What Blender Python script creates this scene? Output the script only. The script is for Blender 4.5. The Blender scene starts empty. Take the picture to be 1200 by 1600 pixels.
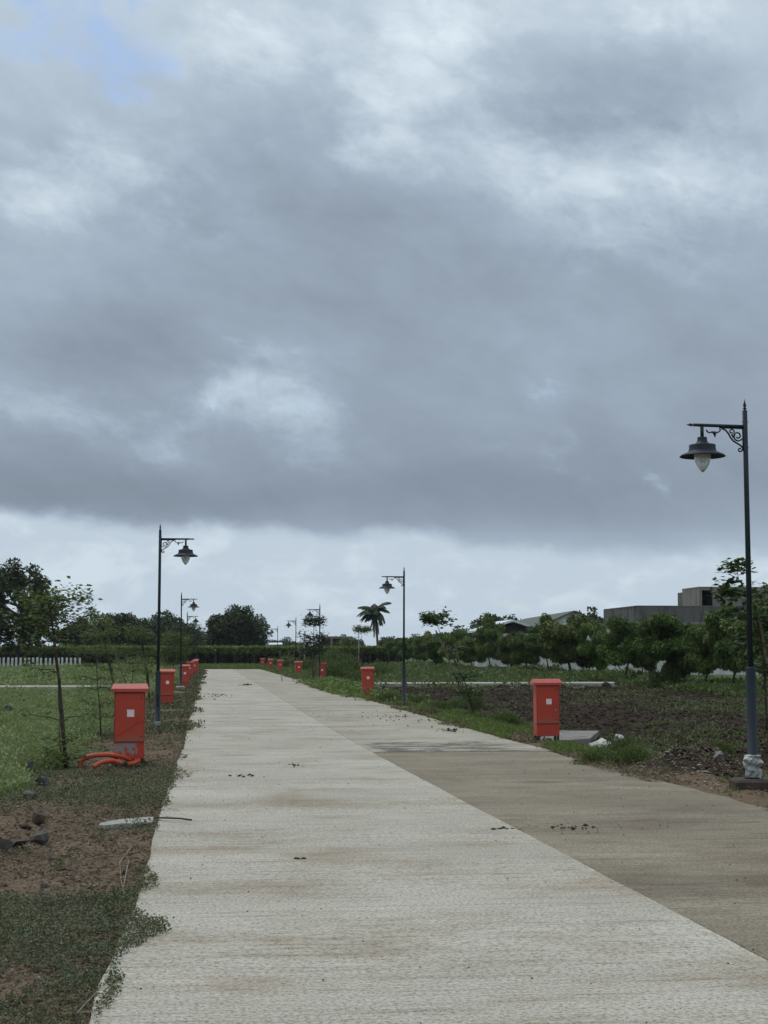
import bpy, math, random
import numpy as np
from mathutils import Vector, Matrix

# ------------------------------------------------------------------ scene, camera, sky, sun
S = bpy.context.scene
COL = S.collection
R = math.radians
random.seed(7)
rng = np.random.default_rng(11)

F_PX, CX, CY, HZ, VPX = 2350.0, 600.0, 800.0, 1022.0, 325.0      # photograph 1200 x 1600
PITCH = math.atan((HZ - CY) / F_PX)
YAW = math.atan((CX - VPX) / math.hypot(F_PX, HZ - CY))
CAM_Z = 1.6
cd = bpy.data.cameras.new('camera'); cam = bpy.data.objects.new('camera', cd); COL.objects.link(cam)
cd.sensor_fit = 'VERTICAL'; cd.sensor_height = 36.0; cd.lens = 36.0 * F_PX / 1600.0
cd.clip_start = 0.05; cd.clip_end = 6000
cam.location = (0, 0, CAM_Z)
cam.rotation_euler = (math.pi / 2 + PITCH, 0, -YAW)
S.camera = cam
S.render.resolution_x, S.render.resolution_y = 768, 1024
S.view_settings.view_transform = 'Standard'; S.view_settings.look = 'None'
S.view_settings.gamma = 1.0; S.view_settings.use_curve_mapping = False
S.view_settings.exposure = 0.08

SUN_EL, SUN_AZ = 62.0, -35.0          # degrees; azimuth from +Y towards +X
sd = bpy.data.lights.new('sun', 'SUN'); sun = bpy.data.objects.new('sun', sd); COL.objects.link(sun)
sd.energy = 1.1; sd.angle = R(18); sd.color = (1.0, 0.97, 0.92)
_d = Vector((math.sin(R(SUN_AZ)) * math.cos(R(SUN_EL)), math.cos(R(SUN_AZ)) * math.cos(R(SUN_EL)), math.sin(R(SUN_EL))))
sun.rotation_euler = _d.to_track_quat('Z', 'Y').to_euler(); sun.location = (0, 0, 60)


class NT:
    """small node helper: sockets or constants in, sockets out"""
    def __init__(s, tree):
        s.t = tree; tree.nodes.clear()
    def n(s, typ, **kw):
        nd = s.t.nodes.new(typ)
        for k, v in kw.items():
            setattr(nd, k, v)
        return nd
    def put(s, sock, v):
        if isinstance(v, bpy.types.NodeSocket):
            s.t.links.new(v, sock)
        elif v is not None:
            if isinstance(v, (tuple, list)) and sock.type == 'RGBA' and len(v) == 3:
                v = (*v, 1.0)
            sock.default_value = v
    def m(s, op, a, b=None, c=None, clamp=False):
        nd = s.n('ShaderNodeMath', operation=op, use_clamp=clamp)
        s.put(nd.inputs[0], a)
        if b is not None: s.put(nd.inputs[1], b)
        if c is not None: s.put(nd.inputs[2], c)
        return nd.outputs[0]
    def mix(s, f, a, b, blend='MIX'):
        nd = s.n('ShaderNodeMix', data_type='RGBA', blend_type=blend)
        s.put(nd.inputs[0], f); s.put(nd.inputs[6], a); s.put(nd.inputs[7], b)
        return nd.outputs[2]
    def noise(s, vec, scale, detail=4, rough=0.55, dist=0.0):
        nd = s.n('ShaderNodeTexNoise')
        s.put(nd.inputs['Vector'], vec); s.put(nd.inputs['Scale'], scale); s.put(nd.inputs['Detail'], detail)
        s.put(nd.inputs['Roughness'], rough); s.put(nd.inputs['Distortion'], dist)
        return nd.outputs[0]
    def sm(s, v, lo, hi):
        nd = s.n('ShaderNodeMapRange', interpolation_type='SMOOTHSTEP')
        s.put(nd.inputs[0], v); s.put(nd.inputs[1], lo); s.put(nd.inputs[2], hi)
        return nd.outputs[0]
    def xyz(s, v):
        nd = s.n('ShaderNodeSeparateXYZ'); s.put(nd.inputs[0], v); return nd.outputs
    def vec(s, x, y, z):
        nd = s.n('ShaderNodeCombineXYZ')
        for i, v in enumerate((x, y, z)): s.put(nd.inputs[i], v)
        return nd.outputs[0]
    def scl(s, v, k):
        nd = s.n('ShaderNodeVectorMath', operation='MULTIPLY'); s.put(nd.inputs[0], v); s.put(nd.inputs[1], k)
        return nd.outputs[0]
    def add(s, v, k):
        nd = s.n('ShaderNodeVectorMath', operation='ADD'); s.put(nd.inputs[0], v); s.put(nd.inputs[1], k)
        return nd.outputs[0]
    def curve(s, f, pts):
        nd = s.n('ShaderNodeFloatCurve'); c = nd.mapping.curves[0]
        nd.mapping.use_clip = False
        c.points[0].location = pts[0]; c.points[1].location = pts[-1]
        for p in pts[1:-1]: c.points.new(*p)
        nd.mapping.update(); s.put(nd.inputs['Value'], f)
        return nd.outputs[0]


# ------------------------------------------------------------------ sky: broken grey monsoon cloud over Nishita blue
W = bpy.data.worlds.new('World'); S.world = W; W.use_nodes = True
w = NT(W.node_tree)
sky = w.n('ShaderNodeTexSky', sky_type='NISHITA', sun_disc=False)
sky.sun_elevation = R(SUN_EL); sky.sun_rotation = R(SUN_AZ); sky.air_density = 1.0; sky.dust_density = .6
tc = w.n('ShaderNodeTexCoord')
dvec = tc.outputs['Generated']
dx, dy, dz = w.xyz(dvec)
el = w.m('MAXIMUM', dz, 0.0)
az = w.m('ARCTAN2', dx, dy)                                     # 0 along the road, + to the right
# cloud coordinates: direction, squeezed in height so that the clouds lie flat; leaning streets
cv = w.vec(w.m('ADD', dx, w.m('MULTIPLY', dz, .45)), dy, w.m('MULTIPLY', dz, 1.55))
warp = w.n('ShaderNodeTexNoise'); w.put(warp.inputs['Vector'], cv); warp.inputs['Scale'].default_value = 6.0; warp.inputs['Detail'].default_value = 6; warp.inputs['Roughness'].default_value = .6
wcol = w.add(warp.outputs['Color'], (-.5, -.5, -.5))
cvw = w.add(cv, w.scl(wcol, (.07, .07, .07)))
n_big = w.noise(cvw, 3.6, 4, 0.5)
n_mid = w.noise(w.add(cvw, (3.1, 7.7, 0)), 9.0, 9, 0.60)
n_fine = w.noise(w.add(cvw, (9.2, 1.3, 0)), 26.0, 9, 0.62)
# billow: rounded puffs with sharp valleys
puff = w.m('ABSOLUTE', w.m('SUBTRACT', w.m('MULTIPLY', w.noise(w.add(cvw, (1.2, 4.4, 2.0)), 15.0, 8, .58), 2.0), 1.0))
wr, wg, wb = w.xyz(wcol)
azw = w.m('ADD', az, w.m('MULTIPLY', wr, .17)); elw = w.m('ADD', el, w.m('MULTIPLY', wg, .10))


def blob(azd, eld, sa, se):                                     # soft patch by direction (degrees)
    a = w.m('DIVIDE', w.m('SUBTRACT', azw, R(azd)), R(sa)); e = w.m('DIVIDE', w.m('SUBTRACT', elw, math.sin(R(eld))), R(se))
    q = w.m('ADD', w.m('MULTIPLY', a, a), w.m('MULTIPLY', e, e))
    return w.m('EXPONENT', w.m('MULTIPLY', q, -1.0))


def dirpx(x, y):
    return (math.degrees(math.atan((x - CX) / F_PX)) + math.degrees(YAW), math.degrees(math.atan((HZ - y) / F_PX)))
# general brightness against height, then thin bright places and thick dark ones
base = w.curve(el, [(0.0, .46), (.045, .46), (.075, .38), (.10, .305), (.16, .325), (.24, .355), (.33, .43), (.42, .54), (.6, .70), (1.0, .80)])
THIN = [(1090, 310, 4.2, 3.0, .85), (890, 270, 2.8, 1.9, .65), (650, 70, 5.0, 2.2, .9), (690, 240, 2.6, 1.6, .55), (600, 190, 1.6, 1.6, .6), (110, 240, 4.0, 1.8, .8), (40, 330, 4.0, 1.6, .6), (300, 360, 3.0, .9, .45),
        (340, 605, 2.6, 1.2, .62), (450, 600, 2.6, 1.6, .35), (490, 680, 2.8, 1.4, .48), (30, 640, 4, 1.3, .55), (200, 690, 2.2, .8, .45), (330, 50, 3.6, 1.4, .8), (1000, 5, 4, 1.2, .7), (900, 400, 3, 1.2, .4), (850, 690, 2.5, .7, .35)]
THICK = [(380, 220, 4.2, 1.9, .10), (980, 150, 4.6, 1.8, .15), (520, 340, 4, 1.5, .07), (170, 530, 4.5, 1.6, .06), (200, 765, 7.5, 1.1, .05), (900, 770, 9, 1.9, .04), (640, 470, 5, 1.6, .03)]
thin = 0.0
for (x_, y_, sa, se, k) in THIN:
    thin = w.m('ADD', thin, w.m('MULTIPLY', blob(*dirpx(x_, y_), sa, se), k))
tot = base
for (x_, y_, sa, se, k) in THICK:
    tot = w.m('SUBTRACT', tot, w.m('MULTIPLY', blob(*dirpx(x_, y_), sa, se), k))
# outside the picture the same thinning goes on by noise alone
thin = w.m('ADD', thin, w.m('MULTIPLY', w.sm(n_big, .52, .72), w.sm(el, .44, .6)))
rag = w.m('ADD', w.m('MULTIPLY', w.m('SUBTRACT', n_mid, .5), 1.5), w.m('ADD', w.m('MULTIPLY', w.m('SUBTRACT', n_fine, .5), .9), w.m('MULTIPLY', w.m('SUBTRACT', puff, .22), .8)))
brk = w.sm(w.m('ADD', thin, w.m('MULTIPLY', rag, w.sm(thin, -.15, .5))), .10, 1.55)
tot = w.m('ADD', tot, w.m('MULTIPLY', brk, .235))
amp = w.curve(el, [(0.0, .10), (.07, .3), (.11, .42), (.2, .62), (.45, .9), (1.0, 1.0)])
nz = w.m('ADD', w.m('MULTIPLY', w.m('SUBTRACT', n_big, .5), .22), w.m('ADD', w.m('MULTIPLY', w.m('SUBTRACT', n_mid, .5), .27), w.m('MULTIPLY', w.m('SUBTRACT', n_fine, .5), .11)))
tot = w.m('ADD', tot, w.m('MULTIPLY', nz, amp))
# the flat cloud base: a soft edge low over the horizon, clear pale band with small cumulus under it
edge_n = w.noise(w.vec(w.m('MULTIPLY', az, 5.0), w.m('MULTIPLY', el, 6.0), 0.0), 1.6, 6, 0.55)
edge_el = w.m('ADD', .0835, w.m('ADD', w.m('MULTIPLY', az, -.050), w.m('MULTIPLY', w.m('SUBTRACT', edge_n, .5), .045)))
under = w.sm(w.m('ADD', w.m('SUBTRACT', el, edge_el), w.m('MULTIPLY', w.m('SUBTRACT', n_fine, .5), .016)), -.008, .007)      # 1 above the edge
hz_n = w.noise(w.vec(w.m('MULTIPLY', az, 8.0), w.m('MULTIPLY', el, 15.0), 2.0), 3.0, 8, 0.6, .3)
cum = w.sm(w.m('ADD', hz_n, w.m('MULTIPLY', blob(*dirpx(120, 880), 3.0, .8), .22)), .46, .72)
band = w.m('ADD', .53, w.m('MULTIPLY', cum, .08))
val = w.m('MAXIMUM', w.m('ADD', w.m('MULTIPLY', tot, under), w.m('MULTIPLY', band, w.m('SUBTRACT', 1.0, under))), .22)
tint = w.mix(w.sm(val, .28, .70), (.805, .985, 1.215, 1), (.875, 1.02, 1.115, 1))
cloud = w.mix(1.0, tint, w.vec(val, val, val), 'MULTIPLY')
cloud10 = w.mix(1.0, cloud, (11.0, 11.0, 11.0, 1), 'MULTIPLY')    # background strength is 0.1
hb = w.m('ADD', w.m('MULTIPLY', blob(*dirpx(30, 30), 5.5, 1.6), 1.0), w.m('MULTIPLY', blob(*dirpx(190, 75), 2.2, 1.0), .7))
hole = w.m('MULTIPLY', w.sm(w.m('ADD', hb, w.m('MULTIPLY', rag, 1.5)), .30, 1.15), .72)
hole2 = w.m('MULTIPLY', w.sm(n_mid, .64, .80), w.m('MULTIPLY', w.sm(el, .45, .7), .6))
skyc = w.mix(w.m('MAXIMUM', hole, hole2), cloud10, w.mix(1.0, sky.outputs[0], (1.35, 1.35, 1.35, 1), 'MULTIPLY'))
bg = w.n('ShaderNodeBackground'); w.put(bg.inputs[0], skyc); bg.inputs[1].default_value = 0.1
wo = w.n('ShaderNodeOutputWorld'); w.t.links.new(bg.outputs[0], wo.inputs[0])

# ------------------------------------------------------------------ numbers: noise, ground height, pixel to place


def _hash(ix, iy, seed):
    h = (ix.astype(np.int64) * 374761393 + iy.astype(np.int64) * 668265263 + seed * 1274126177) & 0x7fffffff
    h = ((h ^ (h >> 13)) * 1274126177) & 0x7fffffff
    return ((h ^ (h >> 16)) & 0xffff) / 65535.0


def vnoise(x, y, seed=0):
    x, y = np.asarray(x, float), np.asarray(y, float)
    ix, iy = np.floor(x), np.floor(y); fx, fy = x - ix, y - iy
    u, v = fx * fx * (3 - 2 * fx), fy * fy * (3 - 2 * fy)
    a, b = _hash(ix, iy, seed), _hash(ix + 1, iy, seed); c, d = _hash(ix, iy + 1, seed), _hash(ix + 1, iy + 1, seed)
    return (a * (1 - u) + b * u) * (1 - v) + (c * (1 - u) + d * u) * v


def fbm(x, y, seed=0, octv=4):
    t, amp_, s_ = 0.0, .5, 0.0
    for k in range(octv):
        t = t + amp_ * vnoise(np.asarray(x) * 2 ** k, np.asarray(y) * 2 ** k, seed + k * 17); s_ += amp_; amp_ *= .5
    return t / s_


def sstep(v, lo, hi):
    t = np.clip((np.asarray(v, float) - lo) / (hi - lo), 0, 1); return t * t * (3 - 2 * t)


def gz(y):                       # the road falls gently away from the camera, then runs level
    y = np.asarray(y, float)
    return .0085 * 4 * np.logaddexp(0, (26 - np.clip(y, -30, 200)) / 4)


LE, JO, RE = -0.42, 2.65, 5.62    # left edge, joint, right edge of the road


def zones(x, y):
    """weights of bare red soil, ploughed dark earth; the rest is grass"""
    n1 = fbm(x * .7, y * .35, 3); n2 = fbm(x * 1.7, y * .8, 9)
    wob = (n1 - .5) * 1.6
    vw = np.where(y < 16, 1.55 + .0 * y, 1.35) + np.clip((9 - y) * .1, 0, .5)
    left = sstep(x, LE - vw - .5 + wob, LE - vw + .3 + wob) * (x < LE + .6)
    right = (1 - sstep(x, 6.7 + wob * .8, 7.6 + wob * .8)) * (x > RE - .6) * sstep(y, 200, 120) 
    right = right * np.where(y > 26, .55 + .45 * (n2 > .5), 1.0)
    fade = 1 - sstep(y, 70, 150) * .6
    soil = np.clip((left + right) * fade, 0, 1)
    mound = np.exp(-(((x - 6.5) / .8) ** 2 + ((y - 20.3) / 2.0) ** 2))
    pl = sstep(x, 7.3 + wob * .7, 8.2 + wob * .7) * (1 - sstep(x, 21.2 + wob, 22.6 + wob)) * sstep(y, 14, 22) * (1 - sstep(y, 75.5, 77))
    pl = np.clip(np.maximum(pl, mound * 1.2), 0, 1)
    return soil * (1 - pl), pl


def gh(x, y, fine=True):
    """height of the open ground beside the road"""
    x = np.asarray(x, float); y = np.asarray(y, float)
    soil, pl = zones(x, y)
    z = gz(y) - .035
    z = z - .12 * sstep(x, 6.1, 7.2) * (1 - sstep(y, 60, 90)) - .10 * sstep(-x, 2.2, 4.0) * (1 - sstep(y, 90, 140))
    near = 1 - sstep(y, 60, 160)
    z = z + (fbm(x * .35, y * .35, 5) - .5) * .16 * sstep(np.abs(x - 2.6), 3.4, 6) * (.3 + .7 * near)
    if fine:
        z = z + (fbm(x * 4, y * 4, 21) - .5) * .05 * (soil + .3) + (fbm(x * 2.6, y * 2.6, 31) - .5) * .34 * pl
    z = z + .30 * np.exp(-(((x - 6.95) / .55) ** 2 + ((y - 20.6) / 1.2) ** 2)) + .22 * np.exp(-(((x - 6.3) / .5) ** 2 + ((y - 19.6) / 1.0) ** 2))
    z = z + .10 * np.exp(-(((x - 6.1) / .4) ** 2 + ((y - 33.5) / 2.5) ** 2))
    z = z + .16 * np.exp(-(((x + 1.75) / .35) ** 2 + ((y - 13.5) / 2.6) ** 2))
    return z


def ray(px, py):
    v = Vector(((px - CX) / F_PX, -(py - CY) / F_PX, -1.0)); v.rotate(cam.rotation_euler); return v


def at(px, py):                   # point on the ground seen at this pixel
    v = ray(px, py); t = 5.0
    for _ in range(60):
        z = float(gh(v.x * t, v.y * t, False)) if not (LE < v.x * t < RE) else float(gz(v.y * t))
        t = .5 * t + .5 * (CAM_Z - z) / -v.z
    return Vector((v.x * t, v.y * t, z))


def atd(px, py, y):               # point at depth y along the road seen at this pixel
    v = ray(px, py); t = y / v.y; return Vector((v.x * t, y, CAM_Z + v.z * t))


def pxX(px, y): return float(atd(px, HZ, y).x)


def G(x, y):
    return float(gz(y)) if LE < x < RE else float(gh(x, y))

# ------------------------------------------------------------------ mesh helpers


def link(name, me, mat, parent=None):
    o = bpy.data.objects.new(name, me); COL.objects.link(o)
    if mat is not None: me.materials.append(mat)
    if parent is not None: o.parent = parent
    return o


def mesh_arrays(name, V, Fa, smooth=False, tint=None):
    """Fa: (m,k) array, all faces with k corners"""
    V = np.ascontiguousarray(V, np.float32); Fa = np.ascontiguousarray(Fa, np.int32)
    me = bpy.data.meshes.new(name); nf, k = Fa.shape
    me.vertices.add(len(V)); me.vertices.foreach_set('co', V.ravel())
    me.loops.add(nf * k); me.loops.foreach_set('vertex_index', Fa.ravel())
    me.polygons.add(nf); me.polygons.foreach_set('loop_start', np.arange(0, nf * k, k, dtype=np.int32))
    me.polygons.foreach_set('use_smooth', np.full(nf, smooth))
    if tint is not None:
        a = me.attributes.new('tint', 'FLOAT', 'POINT'); a.data.foreach_set('value', np.ascontiguousarray(tint, np.float32))
    me.update(calc_edges=True)
    return me


class MB:
    def __init__(s): s.v = []; s.f = []; s.sm = []
    def add(s, vs, fs, sm=False):
        o = len(s.v); s.v += [tuple(v) for v in vs]; s.f += [tuple(i + o for i in f) for f in fs]; s.sm += [sm] * len(fs); return s
    def box(s, x0, x1, y0, y1, z0, z1, bev=0.0):
        if bev <= 0:
            vs = [(x, y, z) for z in (z0, z1) for y in (y0, y1) for x in (x0, x1)]
            return s.add(vs, [(0, 2, 3, 1), (4, 5, 7, 6), (0, 1, 5, 4), (1, 3, 7, 5), (3, 2, 6, 7), (2, 0, 4, 6)])
        b = bev; vs = []; fs = []
        rings = [(z0, b), (z0 + b, 0), (z1 - b, 0), (z1, b)]
        for (z, i) in rings:
            x_0, x_1, y_0, y_1 = x0 + i, x1 - i, y0 + i, y1 - i
            vs += [(x_0 + b, y_0, z), (x_1 - b, y_0, z), (x_1, y_0 + b, z), (x_1, y_1 - b, z), (x_1 - b, y_1, z), (x_0 + b, y_1, z), (x_0, y_1 - b, z), (x_0, y_0 + b, z)]
        for k in range(3):
            for i in range(8):
                j = (i + 1) % 8; fs.append((k * 8 + i, k * 8 + j, k * 8 + 8 + j, k * 8 + 8 + i))
        fs.append(tuple(range(7, -1, -1))); fs.append(tuple(range(24, 32)))
        return s.add(vs, fs)
    def tube(s, pts, rad, seg=8, cap=True, sm=True):
        pts = [Vector(p) for p in pts]
        rad = list(rad) if hasattr(rad, '__len__') else [rad] * len(pts)
        vs = []; fs = []; prev = None
        for i, p in enumerate(pts):
            d = (pts[min(i + 1, len(pts) - 1)] - pts[max(i - 1, 0)])
            d = d.normalized() if d.length > 1e-9 else Vector((0, 0, 1))
            u = (prev - d * prev.dot(d)) if prev else d.cross(Vector((0, 0, 1)) if abs(d.z) < .9 else Vector((1, 0, 0)))
            if u.length < 1e-6: u = d.orthogonal()
            u.normalize(); prev = u; v = d.cross(u)
            for k in range(seg):
                a = 2 * math.pi * k / seg; vs.append(p + (u * math.cos(a) + v * math.sin(a)) * rad[i])
        for i in range(len(pts) - 1):
            for k in range(seg):
                j = (k + 1) % seg; fs.append((i * seg + k, i * seg + j, i * seg + seg + j, i * seg + seg + k))
        o0 = len(fs)
        s.add(vs, fs, sm)
        if cap:
            n = len(s.v) - len(vs)
            s.f += [tuple(n + k for k in range(seg - 1, -1, -1)), tuple(n + (len(pts) - 1) * seg + k for k in range(seg))]; s.sm += [False, False]
        return s
    def lathe(s, prof, c=(0, 0, 0), seg=16, sm=True):
        vs = []; fs = []
        for (r, z) in prof:
            for k in range(seg):
                a = 2 * math.pi * k / seg; vs.append((c[0] + r * math.cos(a), c[1] + r * math.sin(a), c[2] + z))
        for i in range(len(prof) - 1):
            for k in range(seg):
                j = (k + 1) % seg; fs.append((i * seg + k, i * seg + j, i * seg + seg + j, i * seg + seg + k))
        return s.add(vs, fs, sm)
    def mesh(s, name):
        me = bpy.data.meshes.new(name); me.from_pydata(s.v, [], s.f); me.polygons.foreach_set('use_smooth', s.sm); me.update(); return me
    def build(s, name, mat, parent=None):
        return link(name, s.mesh(name), mat, parent)


def empty(name, loc, rz=0.0):
    o = bpy.data.objects.new(name, None); COL.objects.link(o); o.location = loc; o.rotation_euler = (0, 0, rz)
    o.empty_display_size = .2; return o


def tag(o, label=None, cat=None, group=None, kind=None):
    if label: o['label'] = label
    if cat: o['category'] = cat
    if group: o['group'] = group
    if kind: o['kind'] = kind
    return o


def copy_tree(o, parent=None):
    c = o.copy(); COL.objects.link(c); c.parent = parent
    for ch in [x for x in bpy.data.objects if x.parent == o]: copy_tree(ch, c)
    return c


_ico = None


def ico():
    global _ico
    if _ico is None:
        import bmesh
        bm = bmesh.new(); bmesh.ops.create_icosphere(bm, subdivisions=2, radius=1.0)
        bm.verts.ensure_lookup_table()
        _ico = (np.array([v.co[:] for v in bm.verts]), np.array([[v.index for v in f.verts] for f in bm.faces])); bm.free()
    return _ico


def rock_mesh(name, sx, sy, sz, seed, rough=.55):
    V, Fa = ico(); r_ = np.random.default_rng(seed); V = V.copy()
    for _ in range(13):                                       # chop flat faces
        d = r_.normal(size=3); d /= np.linalg.norm(d); h = r_.uniform(.30, .75)
        p = V @ d; V -= np.outer(np.maximum(p - h, 0), d)
    V *= 1 + (r_.random((len(V), 1)) - .5) * .12 * rough
    return mesh_arrays(name, V * np.array([sx, sy, sz]), Fa, False)


def leaf_arrays(C, D, L, Wd, rg, roll=None):
    """rhombic leaves: base C (n,3), direction D (n,3), lengths L, half widths Wd"""
    n = len(C); D = D / np.maximum(np.linalg.norm(D, axis=1, keepdims=True), 1e-6)
    up = np.array([0, 0, 1.0]) if roll is None else roll
    side = np.cross(D, up + rg.normal(size=(n, 3)) * .45); side /= np.maximum(np.linalg.norm(side, axis=1, keepdims=True), 1e-6)
    L = np.broadcast_to(L, (n,))[:, None]; Wd = np.broadcast_to(Wd, (n,))[:, None]
    sag = np.array([0, 0, -1.0]) * L * .12
    mid = C + D * L * .45
    V = np.stack([C, mid + side * Wd, C + D * L + sag, mid - side * Wd], 1).reshape(-1, 3)
    Fa = np.arange(n * 4).reshape(n, 4)
    return V, Fa


def leaf_mesh(name, C, D, L, Wd, rg, tint=None):
    V, Fa = leaf_arrays(np.asarray(C), np.asarray(D), L, Wd, rg)
    t = rg.random(len(C)) if tint is None else tint
    return mesh_arrays(name, V, Fa, False, np.repeat(t, 4))


def unit(rg, n):
    v = rg.normal(size=(n, 3)); return v / np.linalg.norm(v, axis=1, keepdims=True)

# ------------------------------------------------------------------ materials


def material(name, fn, rough=.8, spec=.3, metallic=0.0):
    m = bpy.data.materials.new(name); m.use_nodes = True; t = NT(m.node_tree)
    b = t.n('ShaderNodeBsdfPrincipled'); o = t.n('ShaderNodeOutputMaterial')
    b.inputs['Roughness'].default_value = rough; b.inputs['Specular IOR Level'].default_value = spec; b.inputs['Metallic'].default_value = metallic
    t.t.links.new(b.outputs[0], o.inputs[0])
    t.pos = t.n('ShaderNodeNewGeometry').outputs['Position']
    t.obj = t.n('ShaderNodeTexCoord').outputs['Object']
    t.rand = t.n('ShaderNodeObjectInfo').outputs['Random']
    t.b, t.o = b, o
    fn(t)
    return m


def bump(t, h, strength=.5, dist=.02):
    nd = t.n('ShaderNodeBump'); nd.inputs['Strength'].default_value = strength; nd.inputs['Distance'].default_value = dist
    t.put(nd.inputs['Height'], h); t.t.links.new(nd.outputs[0], t.b.inputs['Normal'])


def leafmat(name, c0, c1, c2, trans=.3, scale=1.2, rough=.55):
    def fn(t):
        at_ = t.n('ShaderNodeAttribute', attribute_name='tint')
        n = t.noise(t.pos, scale, 3, .6)
        f = t.m('ADD', t.m('MULTIPLY', at_.outputs['Fac'], .55), t.m('MULTIPLY', t.sm(n, .3, .7), .45))
        f = t.m('ADD', f, t.m('MULTIPLY', t.m('SUBTRACT', t.rand, .5), .25), clamp=True)
        c = t.mix(t.sm(f, 0.0, .55), c0, c1); c = t.mix(t.sm(f, .62, 1.0), c, c2)
        t.put(t.b.inputs['Base Color'], c)
        tr = t.n('ShaderNodeBsdfTranslucent'); t.put(tr.inputs[0], t.mix(.5, c, (.12, .16, .02, 1)))
        ms = t.n('ShaderNodeMixShader'); ms.inputs[0].default_value = trans
        t.t.links.new(t.b.outputs[0], ms.inputs[1]); t.t.links.new(tr.outputs[0], ms.inputs[2]); t.t.links.new(ms.outputs[0], t.o.inputs[0])
    return material(name, fn, rough, .25)


def concrete(name, ca, cb, stain, stain_amt, wet=False, streak=.5):
    def fn(t):
        p = t.pos
        big = t.noise(t.scl(p, (.35, .5, 1)), 1.0, 4, .6)
        blot = t.noise(t.add(t.scl(p, (.55, 1.0, 1)), (5, 3, 0)), 1.0, 7, .70)
        tine = t.noise(t.scl(p, (1.6, 34, 1)), 1.0, 3, .6)
        tine2 = t.noise(t.add(t.scl(p, (.5, 9, 1)), (2, 8, 0)), 1.0, 4, .6)
        grit = t.noise(p, 48, 4, .8)
        pits = t.noise(t.add(p, (7, 3, 0)), 60, 2, .6)
        c = t.mix(t.sm(big, .3, .7), ca, cb)
        c = t.mix(t.m('MULTIPLY', t.sm(blot, .46, .76), stain_amt), c, stain)
        c = t.mix(t.m('MULTIPLY', t.sm(tine, .42, .72), streak), c, t.mix(1.0, c, (.68, .66, .62, 1), 'MULTIPLY'))
        c = t.mix(t.m('MULTIPLY', t.sm(tine2, .5, .75), streak * .8), c, t.mix(1.0, c, (.72, .69, .64, 1), 'MULTIPLY'))
        brush = t.noise(t.add(t.scl(p, (1.1, 15, 1)), (4, 1, 0)), 1.0, 5, .68)
        c = t.mix(t.m('MULTIPLY', t.sm(brush, .55, .66), .75), c, t.mix(1.0, c, (.66, .64, .60, 1), 'MULTIPLY'))
        c = t.mix(t.sm(grit, .50, .60), c, t.mix(1.0, c, (.55, .53, .50, 1), 'MULTIPLY'))
        c = t.mix(t.m('MULTIPLY', t.sm(grit, .48, .38), .75), c, t.mix(1.0, c, (1.28, 1.28, 1.28, 1), 'MULTIPLY'))
        c = t.mix(t.m('MULTIPLY', t.sm(pits, .67, .73), .75), c, (.10, .09, .08, 1))
        c = t.mix(t.m('MULTIPLY', t.sm(t.noise(t.add(t.scl(p, (.9, .28, 1)), (11, 2, 0)), 1.0, 5, .62), .55, .72), .45), c, t.mix(1.0, c, (.70, .62, .52, 1), 'MULTIPLY'))
        if wet:
            x, y, z = t.xyz(p)
            m = t.m('MULTIPLY', t.m('MULTIPLY', t.sm(y, 23.7, 24.6), t.sm(y, 28.3, 26.6)), t.m('MULTIPLY', t.sm(x, 2.3, 3.0), t.sm(x, 5.9, 4.6)))
            d = t.noise(t.scl(p, (1.1, 2.6, 1)), 1.0, 9, .78)
            f = t.sm(t.m('ADD', d, t.m('MULTIPLY', m, .125)), .595, .65)
            f = t.m('MULTIPLY', f, t.sm(m, .02, .3))
            d2 = t.m('MULTIPLY', t.sm(t.noise(t.scl(p, (.35, 1.4, 1)), 1.0, 5, .6), .66, .76), .6)
            f = t.m('MAXIMUM', f, t.m('MULTIPLY', d2, t.sm(y, 26, 40)))
            c = t.mix(t.m('MULTIPLY', f, .9), c, (.070, .064, .055, 1))
        t.put(t.b.inputs['Base Color'], c)
        bump(t, t.m('ADD', t.m('MULTIPLY', tine, 1.0), t.m('MULTIPLY', grit, .9)), .55, .006)
    return material(name, fn, .88, .2)


M = {}
M['concrete_pale'] = concrete('concrete_pale', (.452, .421, .364), (.358, .330, .278), (.265, .202, .140), .95, wet=True)
M['concrete_right'] = concrete('concrete_right', (.41, .38, .320), (.295, .265, .212), (.215, .168, .115), .85, wet=True)
M['concrete_mud'] = concrete('concrete_mud', (.200, .166, .124), (.290, .248, .190), (.140, .112, .083), .9, streak=.9)
M['slab_side'] = concrete('slab_side', (.40, .39, .36), (.32, .31, .28), (.2, .17, .13), .6)


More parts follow.
